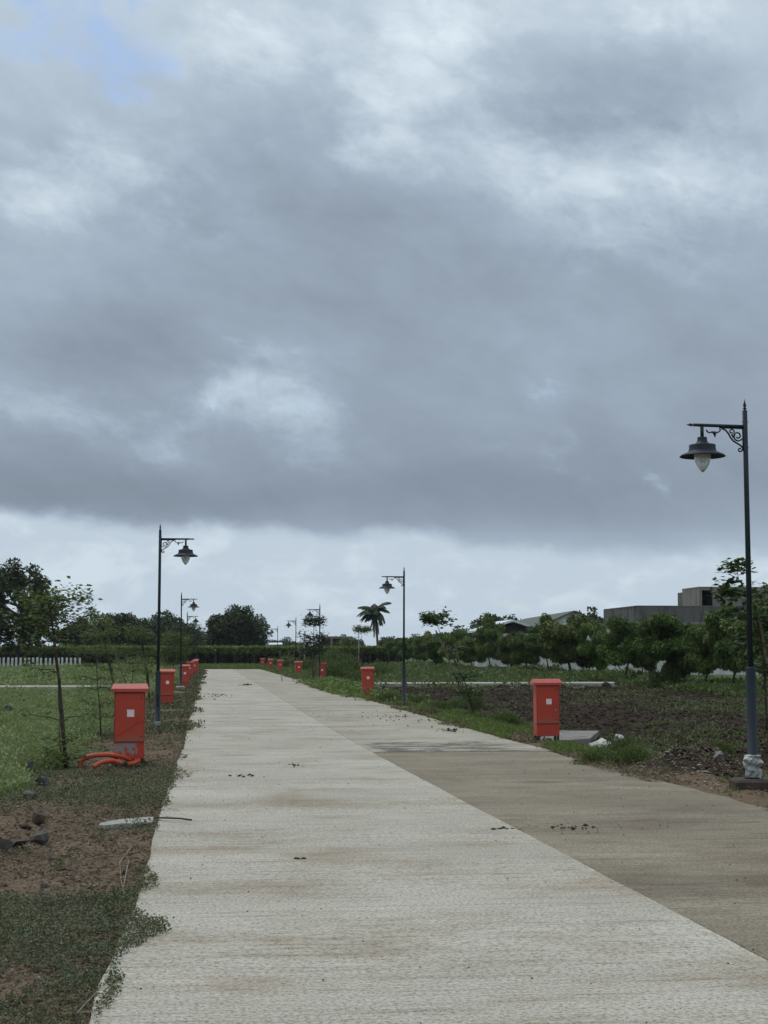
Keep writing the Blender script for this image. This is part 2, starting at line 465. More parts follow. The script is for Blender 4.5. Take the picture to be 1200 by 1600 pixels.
def _soil(t):
    at_ = t.n('ShaderNodeAttribute', attribute_name='zone'); r, g, b = t.xyz(at_.outputs['Vector'])
    n1 = t.noise(t.pos, 1.3, 5, .6); n2 = t.noise(t.pos, 9, 4, .6); n3 = t.noise(t.pos, 45, 3, .7)
    grass = t.mix(n1, (.058, .076, .030, 1), (.100, .124, .050, 1)); grass = t.mix(t.sm(n2, .45, .7), grass, (.045, .040, .026, 1))
    soil = t.mix(t.sm(n2, .3, .7), (.098, .064, .041, 1), (.165, .113, .074, 1)); soil = t.mix(t.sm(n3, .52, .72), soil, (.19, .15, .115, 1))
    plo = t.mix(t.sm(t.m('ADD', t.m('MULTIPLY', n2, .6), t.m('MULTIPLY', n1, .4)), .36, .64), (.018, .013, .010, 1), (.045, .033, .025, 1)); plo = t.mix(t.m('MULTIPLY', t.sm(n3, .6, .75), .6), plo, (.09, .075, .062, 1))
    rr = t.sm(t.m('ADD', r, t.m('MULTIPLY', t.m('SUBTRACT', n2, .5), .7)), .35, .6)
    gg = t.sm(t.m('ADD', g, t.m('MULTIPLY', t.m('SUBTRACT', n2, .5), .6)), .35, .6)
    c = t.mix(rr, grass, soil); c = t.mix(gg, c, plo)
    t.put(t.b.inputs['Base Color'], c)
    bump(t, t.m('ADD', n2, t.m('MULTIPLY', n3, .6)), .9, .03)
M['soil'] = material('soil', _soil, .95, .1)


def plain(name, c, c2=None, scale=6, rough=.7, spec=.3, metallic=0, bmp=0.0, detail=4):
    def fn(t):
        n = t.noise(t.obj, scale, detail, .6)
        t.put(t.b.inputs['Base Color'], t.mix(t.sm(n, .3, .7), c, c2 or tuple(v * .75 for v in c)))
        if bmp: bump(t, n, bmp, .01)
    return material(name, fn, rough, spec, metallic)


M['lamp_paint'] = plain('lamp_paint', (.020, .028, .038), (.015, .021, .029), 5, .55, .22)
M['lamp_dark'] = plain('lamp_dark', (.014, .017, .021), (.010, .012, .015), 5, .45, .4)
M['galv'] = plain('galv', (.30, .31, .31), (.2, .2, .2), 20, .5, .4)
def redfn(t):
    n = t.noise(t.obj, 3, 4, .6); d = t.noise(t.scl(t.obj, (14, 14, 1.6)), 1.0, 5, .65); x, y, z = t.xyz(t.obj)
    c = t.mix(n, (.45, .052, .026, 1), (.37, .036, .022, 1)); c = t.mix(t.m('MULTIPLY', t.rand, .22), c, (.50, .10, .06, 1))
    c = t.mix(t.m('MULTIPLY', t.sm(d, .52, .75), .28), c, (.20, .07, .045, 1))
    c = t.mix(t.m('MULTIPLY', t.sm(t.m('ADD', z, t.m('MULTIPLY', d, -.25)), .36, .24), .4), c, (.22, .13, .09, 1))
    t.put(t.b.inputs['Base Color'], c); t.put(t.b.inputs['Roughness'], t.m('ADD', .38, t.m('MULTIPLY', d, .25)))
M['red_paint'] = material('red_paint', redfn, .46, .35)
M['red_roof_sheen'] = plain('red_roof_sheen', (.45, .065, .046), (.40, .055, .04), 3, .40, .5)  # red shifted to pink: sky sheen of the cap put into its colour
M['black_iron'] = plain('black_iron', (.02, .018, .017), (.035, .028, .022), 14, .6, .3)
M['conduit'] = plain('conduit', (.50, .070, .022), (.40, .05, .018), 8, .45, .4)
M['sack'] = plain('sack', (.50, .49, .46), (.26, .25, .22), 9, .6, .3, bmp=.6)
M['plastic'] = plain('plastic', (.37, .38, .37), (.17, .18, .17), 18, .28, .5, bmp=.8)
M['basalt'] = plain('basalt', (.055, .052, .052), (.115, .10, .088), 7, .85, .2, bmp=.8)
M['rock_brown'] = plain('rock_brown', (.085, .060, .045), (.05, .04, .034), 7, .9, .2, bmp=.8)
M['clod'] = plain('clod', (.031, .021, .0145), (.060, .042, .029), 9, .95, .1, bmp=.8)
M['gravel'] = material('gravel', lambda t: t.put(t.b.inputs['Base Color'], t.mix(t.sm(t.n('ShaderNodeAttribute', attribute_name='tint').outputs['Fac'], .55, 1.0), (.105, .078, .058, 1), (.30, .255, .21, 1))), .9, .15)
M['bark'] = plain('bark', (.055, .044, .035), (.095, .080, .064), 12, .9, .1, bmp=.8)
M['bark_dark'] = plain('bark_dark', (.028, .022, .018), (.085, .070, .050), 9, .9, .1, bmp=.8)
M['bark_grey'] = plain('bark_grey', (.12, .11, .095), (.07, .06, .05), 9, .9, .1, bmp=.6)
M['bamboo'] = plain('bamboo', (.22, .17, .10), (.12, .09, .055), 9, .7, .2)
M['twig'] = plain('twig', (.30, .25, .19), (.20, .16, .12), 9, .8, .2)
M['black_cable'] = plain('black_cable', (.02, .02, .022), None, 9, .5, .3)

M['leaf_neem'] = leafmat('leaf_neem', (.015, .030, .007), (.078, .124, .024), (.205, .245, .056), .24, 1.1)
M['leaf_olive'] = leafmat('leaf_olive', (.018, .028, .006), (.075, .100, .020), (.20, .215, .050), .22, 1.3)
M['leaf_fresh'] = leafmat('leaf_fresh', (.016, .034, .007), (.075, .130, .022), (.19, .25, .05), .25, 1.3)
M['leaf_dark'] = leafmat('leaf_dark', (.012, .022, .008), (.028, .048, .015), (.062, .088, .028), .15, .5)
M['leaf_far'] = leafmat('leaf_far', (.020, .034, .018), (.036, .056, .026), (.058, .080, .038), .22, .4)
M['leaf_sapling'] = leafmat('leaf_sapling', (.050, .078, .024), (.092, .132, .040), (.150, .190, .065), .35, 2)
M['leaf_glossy'] = leafmat('leaf_glossy', (.030, .058, .022), (.060, .100, .034), (.110, .150, .060), .25, 2, .4)
M['leaf_vine'] = leafmat('leaf_vine', (.075, .115, .028), (.14, .19, .045), (.21, .25, .08), .3, .5)
M['leaf_palm'] = leafmat('leaf_palm', (.022, .040, .018), (.045, .070, .028), (.075, .10, .045), .2, 1)
M['leaf_dry'] = leafmat('leaf_dry', (.08, .062, .045), (.14, .115, .085), (.24, .20, .15), .2, 1)
M['weed_mat'] = leafmat('weed_mat', (.062, .060, .030), (.100, .104, .052), (.160, .155, .088), .2, 1.6)
M['weed_blue'] = leafmat('weed_blue', (.046, .062, .034), (.078, .100, .054), (.125, .148, .086), .2, 2.2)
M['weed_brown'] = leafmat('weed_brown', (.070, .050, .030), (.11, .085, .050), (.19, .155, .10), .2, 1.6)
M['field_weed'] = leafmat('field_weed', (.105, .140, .052), (.20, .245, .100), (.31, .34, .175), .36, .7)
M['grass_bright'] = leafmat('grass_bright', (.075, .115, .028), (.115, .165, .042), (.17, .21, .08), .35, 1.2)
M['shrub_leaf'] = leafmat('shrub_leaf', (.046, .070, .024), (.088, .122, .042), (.140, .175, .070), .32, .9)

# ------------------------------------------------------------------ the ground: one sheet to the horizon


def spaced(lo, hi, d0, grow, dmax):
    out = [lo]; d = d0
    while out[-1] < hi: out.append(out[-1] + d); d = min(d * grow, dmax)
    return out
xs = np.array(sorted(set([-v for v in spaced(4.2, 2600, .12, 1.075, 400)][::-1] + list(np.arange(-4.2, -.2, .055)) + list(np.arange(-.2, 5.3, .5)) + list(np.arange(5.3, 9.0, .075)) + spaced(9.0, 26, .11, 1.008, .3) + spaced(26.4, 2600, .5, 1.09, 400))))
ys = np.array([-400., -120., -40., -15., -6., -2.] + spaced(0., 3.2, .5, 1, .5) + spaced(3.6, 14, .06, 1.003, .1) + spaced(14.1, 90, .10, 1.010, .5) + spaced(90.6, 260, .6, 1.02, 6) + spaced(268, 4200, 9, 1.12, 500))
xs = np.unique(np.round(xs, 4)); ys = np.unique(np.round(ys, 4))
XX, YY = np.meshgrid(xs, ys)
ZZ = gh(XX, YY)
inroad = (XX > LE + .05) & (XX < RE - .05) & (YY < 163)
ZZ = np.where(inroad, gz(YY) - .16, ZZ)
so, pl = zones(XX, YY)
ny, nx = XX.shape
idx = np.arange(ny * nx).reshape(ny, nx)
FF = np.stack([idx[:-1, :-1], idx[:-1, 1:], idx[1:, 1:], idx[1:, :-1]], -1).reshape(-1, 4)
gm = mesh_arrays('ground', np.stack([XX, YY, ZZ], -1).reshape(-1, 3), FF, True)
za = gm.attributes.new('zone', 'FLOAT_VECTOR', 'POINT'); za.data.foreach_set('vector', np.stack([so, pl, 0 * so], -1).reshape(-1).astype(np.float32))
ground = tag(link('ground', gm, M['soil']), 'brown soil and weedy grass plots either side of the road', kind='structure')

# ------------------------------------------------------------------ road of cast concrete slabs
road = tag(empty('road', (0, 80, 0)), 'long pale concrete road running straight to the vine pergola', kind='structure')


def slab(x0, x1, y0, y1, mat, seed, jl=.012, jr=.012, dz=0.0, name='concrete_slab', parent=road):
    yy = np.array(spaced(y0, y1 - .01, .08 if y0 < 20 else .2, 1.01, 1.5)); yy[-1] = y1
    n = len(yy)
    el_ = x0 + (fbm(yy * 2.2, yy * 0 + seed, 41, 4) - .5) * jl * 4 + (fbm(yy * .3, yy * 0 + seed, 42, 3) - .5) * jl * 6
    er_ = x1 + (fbm(yy * 2.2, yy * 0 + seed + 7, 43, 4) - .5) * jr * 4
    z = gz(yy) + dz; rows = [(el_, z - .15), (el_, z - .008), (el_ + .008, z), ((el_ + er_) / 2, z), (er_ - .008, z), (er_, z - .008), (er_, z - .15)]
    V = np.stack([np.stack([r[0], yy, r[1]], -1) for r in rows], 1).reshape(-1, 3); k = len(rows)
    id_ = np.arange(n * k).reshape(n, k)
    Fq = np.stack([id_[:-1, :-1], id_[:-1, 1:], id_[1:, 1:], id_[1:, :-1]], -1).reshape(-1, 4)
    me = bpy.data.meshes.new(name)
    me.from_pydata(V.tolist(), [], Fq.tolist() + [list(range(k))[::-1], [int(i) for i in id_[-1]]]); me.update()
    o = link(name, me, mat, None)
    if parent is not None:
        o.parent = parent; o.matrix_parent_inverse = Matrix.Translation(-Vector(parent.location))
    return o


slab(LE, JO - .004, -4, 72.9, M['concrete_pale'], 1, .012, .005)
slab(LE - .03, JO - .004, 72.92, 163, M['concrete_pale'], 2, .02, .005, -.006)
slab(JO + .014, RE - .1, -4, 24.4, M['concrete_mud'], 3, .005, .03, -.012)
slab(JO + .014, RE, 24.42, 72.9, M['concrete_right'], 4, .005, .03, -.008)
slab(JO + .014, RE - .05, 72.92, 162, M['concrete_right'], 5, .005, .04, -.012)
# side streets meeting the road
o = slab(6.0, 23.6, 78.5, 82.5, M['slab_side'], 6, .1, .1, .06, 'side_street', None); tag(o, kind='structure')
o = slab(-60, -2.0, 71.0, 74.3, M['concrete_pale'], 7, .1, .1, .10, 'side_street', None); tag(o, kind='structure')


# ------------------------------------------------------------------ street lamps


def arc(c, r, a0, a1, n=10):
    return [(c[0] + r * math.cos(R(a0 + (a1 - a0) * i / n)), 0, c[1] + r * math.sin(R(a0 + (a1 - a0) * i / n))) for i in range(n + 1)]


def spiral(c, r0, r1, a0, a1, n=14):
    return [(c[0] + (r0 + (r1 - r0) * i / n) * math.cos(R(a0 + (a1 - a0) * i / n)), 0, c[1] + (r0 + (r1 - r0) * i / n) * math.sin(R(a0 + (a1 - a0) * i / n))) for i in range(n + 1)]


def glassfn(t):
    t.b.inputs['Transmission Weight'].default_value = .35; t.b.inputs['IOR'].default_value = 1.1
    x, y, z = t.xyz(t.obj); a = t.m('ARCTAN2', y, t.m('SUBTRACT', x, .55))
    f = t.m('SINE', t.m('MULTIPLY', a, 14.0))
    t.put(t.b.inputs['Base Color'], t.mix(t.sm(f, -.5, .9), (.86, .88, .89, 1), (.74, .77, .78, 1)))
M['globe'] = material('globe', glassfn, .30, .5)
HP = 4.30


def make_lamp():
    """arm points along +X"""
    r = empty('street_lamp', (0, 0, 0))
    p = MB().tube([(0, 0, 1.20), (0, 0, HP - .002), (0, 0, HP)], [.033, .029, .026], 14).build('pole', M['lamp_paint'], r)
    for z in (HP - .14, HP - .44):
        MB().tube([(-.04, 0, z), (.04, 0, z)], .0055, 6).build('bolt', M['lamp_dark'], p)
    s = MB().lathe([(.0, 0.0), (.10, 0.0), (.10, .012), (.060, .016), (.058, 1.26), (.054, 1.275), (.034, 1.28), (.0, 1.28)], seg=20).build('sleeve', M['lamp_paint'], r)
    MB().box(-.026, .026, -.0605, -.05, .52, .80, .004).build('service_door', M['lamp_paint'], s)
    MB().lathe([(.0, HP), (.014, HP), (.012, HP + .012), (.026, HP + .022), (.013, HP + .034), (.012, HP + .044), (.020, HP + .054), (.019, HP + .066), (.008, HP + .10), (.002, HP + .135), (0, HP + .136)], seg=10).build('finial', M['lamp_dark'], r)
    za = HP - .195
    a = MB().tube([(.026, 0, za), (.60, 0, za), (.63, 0, za)], [.021, .019, .017], 10).build('arm', M['lamp_paint'], r)
    MB().tube([(.628, 0, za), (.64, 0, za), (.648, 0, za), (.656, 0, za), (.67, 0, za), (.685, 0, za), (.70, 0, za), (.745, 0, za)], [.012, .012, .026, .012, .011, .020, .016, .002], 8).build('arm_finial', M['lamp_dark'], a)
    b = MB()
    T = .0105
    b.tube([(.032, 0, za - .012), (.032, 0, za - .29)], .008, 6)                                    # back plate along the pole
    b.tube([(.03, 0, za - .024), (.33, 0, za - .024)], .008, 6)
    # big sweep from the pole foot out to the arm, then the curls inside it
    sw = [(.035, 0, za - .255), (.065, 0, za - .225), (.11, 0, za - .20), (.155, 0, za - .175), (.19, 0, za - .135), (.215, 0, za - .09), (.25, 0, za - .05), (.30, 0, za - .03)]
    b.tube(sw, T, 6)
    b.tube(spiral((.098, za - .115), .062, .018, -150, 330, 22), T * .9, 6)
    b.tube(spiral((.175, za - .065), .034, .012, 200, -140, 16), T * .8, 6)
    b.tube(spiral((.072, za - .275), .030, .010, 160, 520, 16), T * .85, 6)
    b.tube([(.13, 0, za - .11), (.155, 0, za - .125), (.175, 0, za - .10), (.15, 0, za - .085)], [.008, .016, .010, .006], 6)
    # small pendant leaf ornament towards the lantern
    b.tube(arc((.455, za - .045), .040, -10, -110, 8) + [(.40, 0, za - .078), (.36, 0, za - .082), (.33, 0, za - .068), (.315, 0, za - .048), (.33, 0, za - .036)], T * .85, 6)
    b.tube([(.395, 0, za - .07), (.39, 0, za - .10), (.385, 0, za - .145)], [.018, .017, .002], 6)
    b.tube([(.43, 0, za - .068), (.40, 0, za - .088), (.36, 0, za - .088)], [.004, .018, .004], 6)
    b.build('scroll_bracket', M['lamp_dark'], r)
    lx = .55
    sh = MB().lathe([(.0, -.26), (.018, -.258), (.02, -.335), (.054, -.338), (.056, -.350), (.056, -.365), (.062, -.392), (.082, -.412), (.105, -.420), (.150, -.428), (.156, -.440), (.152, -.470), (.158, -.478), (.158, -.492), (.170, -.512), (.205, -.528), (.245, -.545), (.268, -.566), (.262, -.570), (.235, -.555), (.16, -.53), (.10, -.52), (.0, -.52)], (lx, 0, HP), 28).build('lamp_shade', M['lamp_paint'], r)
    MB().tube([(lx, 0, za - .015), (lx, 0, HP - .33)], .021, 10).build('drop_stem', M['lamp_dark'], a)
    g = MB().lathe([(.098, -.522), (.098, -.56), (.094, -.60), (.082, -.645), (.060, -.69), (.036, -.722), (.022, -.732)], (lx, 0, HP), 20).build('globe', M['globe'], r)
    MB().lathe([(.028, -.726), (.024, -.737), (.008, -.75), (0, -.751)], (lx, 0, HP), 10).build('globe_tip', M['galv'], g)
    MB().lathe([(.0, -.55), (.035, -.55), (.04, -.60), (.03, -.64), (0, -.65)], (lx, 0, HP), 10).build('bulb', M['galv'], g)
    return r


lampL = 'street lamp with scrolled arm on the left verge, '
lampR = 'street lamp with scrolled arm on the right verge, '
LAMPS = [  # x, y, base z offset, yaw deg, label
    (6.28, 17.0, None, 180 + 6, 'tall blue-grey street lamp nearest on the right, foot wrapped in plastic on a concrete plinth'),
    (-1.05, 32.6, 0, -3, 'tall blue-grey street lamp nearest on the left, beside the second red cabinet'),
    (6.20, 47.8, 0, 182, 'street lamp with scrolled arm second on the right, right of the palm'),
    (-1.20, 68.6, 0, 2, 'street lamp with scrolled arm second on the left verge, foot in a concrete block'),
    (6.10, 83.0, 0, 178, 'street lamp with scrolled arm third on the right, beside the umbrella-shaped sapling'),
    (-1.37, 99.3, 0, 0, 'street lamp with scrolled arm third along the left verge'),
    (6.50, 112.7, 0, 181, 'street lamp with scrolled arm fourth along the right verge'),
    (-1.25, 128.0, 0, 3, 'small distant street lamp fourth along the left verge'),
    (6.76, 147.8, 0, 180, 'small distant street lamp fifth on the right, before the blue shed'),
    (-1.14, 166.0, 0, 0, 'smallest distant street lamp, last along the left verge'),
    (6.80, 181.0, 0, 180, 'smallest distant street lamp on the right, before the round tree'),
]
lamp0 = make_lamp(); lamps = []
for i, (x, y, dzb, yaw, lab) in enumerate(LAMPS):
    o = lamp0 if i == 0 else copy_tree(lamp0)
    z = G(x, y) - .01 if dzb is not None else .172
    o.location = (x, y, z); o.rotation_euler = (R(random.uniform(-.3, .3)) if i > 1 else 0, R(random.uniform(-.3, .3)) if i > 1 else 0, R(yaw))
    tag(o, lab, 'street lamp', 'street lamps along the road'); lamps.append(o)
# plinth under the nearest lamp, its plastic wrapping; tape on the left one
pz = G(6.3, 17.5)
rb = rock_mesh('plinth', 1, 1, 1, 3)
pb = MB().box(-.24, .30, -.22, .22, -.30, .155, .03).build('lamp_plinth', M['rock_brown']); pb.location = (6.28, 17.0, .012); pb.rotation_euler = (0, 0, R(-8))
tag(pb, 'dirty dark concrete plinth under the nearest right-hand street lamp', 'plinth')
seg, nr = 40, 22; V = []
for i in range(nr):
    z = .0 + i * .27 / (nr - 1)
    for k in range(seg):
        a = 2 * math.pi * k / seg
        r_ = .066 + .012 * math.sin(i * .8 + 2.1 * math.sin(a) + a) * (i > 6) + .030 * float(vnoise(3 + 2.2 * math.cos(a) + i * .22, 5 + 2.2 * math.sin(a), 77)) + .016 * float(vnoise(9 + 5 * math.cos(a) + i * .5, 5 + 5 * math.sin(a) - i * .3, 78)) + .020 * math.exp(-((i - 16 - 1.5 * math.sin(2 * a)) / 2.2) ** 2)
        if i == nr - 1: r_ = .062
        V.append((r_ * math.cos(a), r_ * math.sin(a), z))
id_ = np.arange(nr * seg).reshape(nr, seg); nxt = np.roll(id_, -1, 1)
tag(link('plastic_wrap', mesh_arrays('plastic_wrap', np.array(V), np.stack([id_[:-1], nxt[:-1], nxt[1:], id_[1:]], -1).reshape(-1, 4), False), M['plastic'], lamps[0]), 'crumpled whitish plastic wrapped round the lamp foot')
MB().lathe([(.0595, .13), (.064, .14), (.062, .16), (.066, .18), (.064, .21), (.060, .215)], seg=14).build('tape_band', M['plastic'], lamps[1])
cb = MB().box(-.20, .20, -.2, .2, -.15, .20, .03).build('footing_block', M['slab_side']); cb.location = (-1.22, 68.55, G(-1.2, 68.5)); tag(cb, 'pale concrete footing block round the second left lamp', 'concrete block')

# ------------------------------------------------------------------ red feeder cabinets


def worn(t):
    x, y, z = t.xyz(t.obj)
    n = t.noise(t.scl(t.obj, (1, 1, .8)), 16, 5, .7)
    m = t.m('MULTIPLY', t.sm(z, .335, .325), t.m('MULTIPLY', t.sm(x, .135, .10), t.sm(z, .09, .2)))
    f = t.sm(t.m('ADD', t.m('MULTIPLY', m, .27), t.m('MULTIPLY', n, 1.0)), .70, .735)
    f = t.m('MULTIPLY', f, t.sm(y, -.1, -.12))
    t.put(t.b.inputs['Base Color'], t.mix(f, t.mix(t.noise(t.obj, 4, 3), (.45, .052, .026, 1), (.39, .037, .022, 1)), (.24, .21, .20, 1)))
M['red_worn'] = material('red_worn', worn, .45, .4)


def sidefn(t):
    x, y, z = t.xyz(t.obj); n = t.noise(t.obj, 9, 4, .65)
    f = t.sm(t.m('ADD', z, t.m('MULTIPLY', t.m('SUBTRACT', n, .5), .16)), .16, .10)
    t.put(t.b.inputs['Base Color'], t.mix(t.m('MULTIPLY', f, .75), t.mix(n, (.45, .052, .026, 1), (.39, .037, .022, 1)), (.16, .12, .09, 1)))
M['red_dirty'] = material('red_dirty', sidefn, .45, .4)


def stickfn(t):
    x, y, z = t.xyz(t.obj)
    n = t.noise(t.scl(t.obj, (60, 1, 110)), 1.0, 2, .5)
    rows_ = t.sm(t.m('SINE', t.m('MULTIPLY', z, 300.0)), .0, .4)
    f = t.m('MULTIPLY', t.m('MULTIPLY', t.sm(n, .46, .56), rows_), .55)
    t.put(t.b.inputs['Base Color'], t.mix(f, (.80, .68, .68, 1), (.55, .20, .22, 1)))
M['sticker'] = material('sticker', stickfn, .5, .4)


def make_cabinet(w_=False):
    r = empty('feeder_cabinet', (0, 0, 0)); hw, hd = .215, .17
    for sx in (-1, 1):
        for sy in (-1, 1):
            x, y = sx * (hw - .03), sy * (hd - .03)
            MB().box(x - .02, x + .02, y - .02, y + .02, -.06, .115).build('leg', M['black_iron'], r)
    MB().box(-hw + .004, hw - .004, -hd + .004, hd - .004, .11, .325, .004).build('base_panel', M['red_worn'] if w_ else M['red_dirty'], r)
    MB().box(-hw, hw, -hd, hd, .325, 1.05, .005).build('body', M['red_paint'], r)
    d = MB().box(-hw + .012, hw - .012, -hd - .014, -hd - .0005, .345, 1.03, .004).build('door', M['red_paint'], r)
    MB().box(-hw + .007, hw - .007, -hd - .0045, -hd - .0004, .340, 1.035).build('door_gap_shade', M['black_iron'], r)  # black plate added as the shadow line in the door gap
    for z in (.42, .96): MB().lathe([(0, .006), (.011, .004), (.011, 0)], seg=8).build('lock_stud', M['black_iron'], d)
    ks = [c for c in bpy.data.objects if c.parent == d and c.name.startswith('lock_stud')]
    for k, z in zip(ks, (.42, .96)): k.rotation_euler = (R(90), 0, 0); k.location = (hw - .05, -hd - .014, z)
    h = MB().box(.105, .125, -hd - .030, -hd - .0145, .62, .735, .004).build('handle', M['red_paint'], d)
    st = MB().box(-.05, .05, -hd - .0165, -hd - .0145, -.05, .05).build('sticker', M['sticker'], d); st.location = (.015, 0, .745)
    # louvres on the flank
    for k in range(6):
        for sx in (-1, 1):
            MB().box(sx * (hw + .004) - .004, sx * (hw + .004) + .004, -.08, .08, .86 + k * .022, .868 + k * .022).build('louvre', M['red_paint'], r)
    b = MB(); e0, e1 = .048, .010
    z0, z1, z2 = 1.045, 1.09, 1.155
    lo = [(-hw - e0, -hd - e0), (hw + e0, -hd - e0), (hw + e0, hd + e0), (-hw - e0, hd + e0)]
    hi = [(-hw - e1 - .012, -hd + .05), (hw + e1 + .012, -hd + .05), (hw + e1 + .012, hd - .05), (-hw - e1 - .012, hd - .05)]
    vs = [(x, y, z0) for x, y in lo] + [(x, y, z1) for x, y in lo] + [(x, y, z2) for x, y in hi]
    b.add(vs, [(3, 2, 1, 0)] + [(k, (k + 1) % 4, 4 + (k + 1) % 4, 4 + k) for k in range(4)] + [(4 + k, 4 + (k + 1) % 4, 8 + (k + 1) % 4, 8 + k) for k in range(4)] + [(8, 9, 10, 11)])
    b.build('roof_cap', M['red_roof_sheen'], r)
    return r


CABS = [
    (-1.10, 21.9, 2, 'red feeder cabinet nearest on the left, scraped grey at its base with orange conduits'),
    (6.25, 27.6, -2, 'red feeder cabinet nearest on the right, before the ploughed field'),
    (-1.28, 48.2, 1, 'red feeder cabinet second on the left, behind the nearest left lamp'),
    (6.02, 57.0, -3, 'red feeder cabinet second on the right verge, a leaning stick beside it'),
    (-1.10, 72.0, 3, 'red feeder cabinet third on the left, right behind the second left lamp'),
    (6.30, 84.0, -2, 'red feeder cabinet third on the right, its foot in the creeping weeds'),
    (-1.15, 97.0, -2, 'small red feeder cabinet fourth along the left verge'),
    (6.20, 104.0, 3, 'small red feeder cabinet fourth along the right verge'),
    (-1.05, 121.0, 2, 'small red feeder cabinet fifth along the left verge'),
    (6.07, 128.0, 0, 'small red feeder cabinet fifth along the right verge'),
    (-1.12, 147.0, -1, 'smallest red feeder cabinet, last along the left verge'),
    (6.15, 150.0, 1, 'small red feeder cabinet sixth along the right verge'),
    (6.10, 171.0, 2, 'smallest red feeder cabinet, farthest along the right verge past the road end'),
]
cab0 = make_cabinet(); cabs = []
for i, (x, y, yaw, lab) in enumerate(CABS):
    o = make_cabinet(True) if i == 0 else (cab0 if i == 1 else copy_tree(cab0))
    o.location = (x, y, G(x, y) + (.0 if i else .02)); o.rotation_euler = (0, R(random.uniform(-.6, .6)), R(yaw)); tag(o, lab, 'feeder cabinet', 'red feeder cabinets along the road'); cabs.append(o)
dr = [c for c in bpy.data.objects if c.parent == cabs[0] and c.name.startswith('door')][0]
MB().tube([(.20, -.188, .66), (.115, -.205, .615), (-.02, -.19, .52), (-.19, -.19, .43), (-.225, -.18, .40)], .0035, 5).build('tie_wire', M['conduit'], dr)
dr = [c for c in bpy.data.objects if c.parent == cabs[1] and c.name.startswith('door')][0]
MB().tube([(.20, -.19, .60), (.14, -.20, .585), (.11, -.205, .62)], .004, 5).tube([(.12, -.2, .60), (.15, -.2, .56), (.165, -.2, .50)], .004, 5).build('tie_wire', M['plastic'], dr)


def conduit(name, pts, label):
    ctrl = [Vector(p) for p in pts]; path = []
    for i in range(len(ctrl) - 1):                            # Catmull-Rom
        p0, p1, p2, p3 = ctrl[max(i - 1, 0)], ctrl[i], ctrl[i + 1], ctrl[min(i + 2, len(ctrl) - 1)]
        for k in range(14):
            t = k / 14; path.append(.5 * ((2 * p1) + (-p0 + p2) * t + (2 * p0 - 5 * p1 + 4 * p2 - p3) * t * t + (-p0 + 3 * p1 - 3 * p2 + p3) * t ** 3))
    o = MB().tube(path, [.033 + (.004 if k % 2 else -.002) for k in range(len(path))], 10).build(name, M['conduit'])
    return tag(o, label, 'conduit', 'orange conduits at the cabinet')
def cp(px, py, y): return atd(px, py, y)
conduit('conduit_pipe', [cp(125, 1204, 21.6), cp(127, 1190, 21.62), cp(140, 1182, 21.65), cp(165, 1179.5, 21.7), cp(190, 1182, 21.7), cp(203, 1187.5, 21.75), cp(207, 1190, 21.8)], 'upper orange corrugated conduit arching from the soil to the cabinet foot')
conduit('conduit_pipe', [cp(146, 1199, 21.30), cp(158, 1192, 21.35), cp(175, 1189, 21.4), cp(192, 1193, 21.45), cp(205, 1193.5, 21.55), cp(217, 1188, 21.75)], 'lower orange corrugated conduit joined by a dark coupling under the cabinet')
ck = bpy.data.objects['conduit_pipe.001']
MB().tube([cp(191, 1192.9, 21.44), cp(197, 1193.6, 21.47)], .041, 10).build('coupling', M['black_iron'], ck)

# ------------------------------------------------------------------ trees


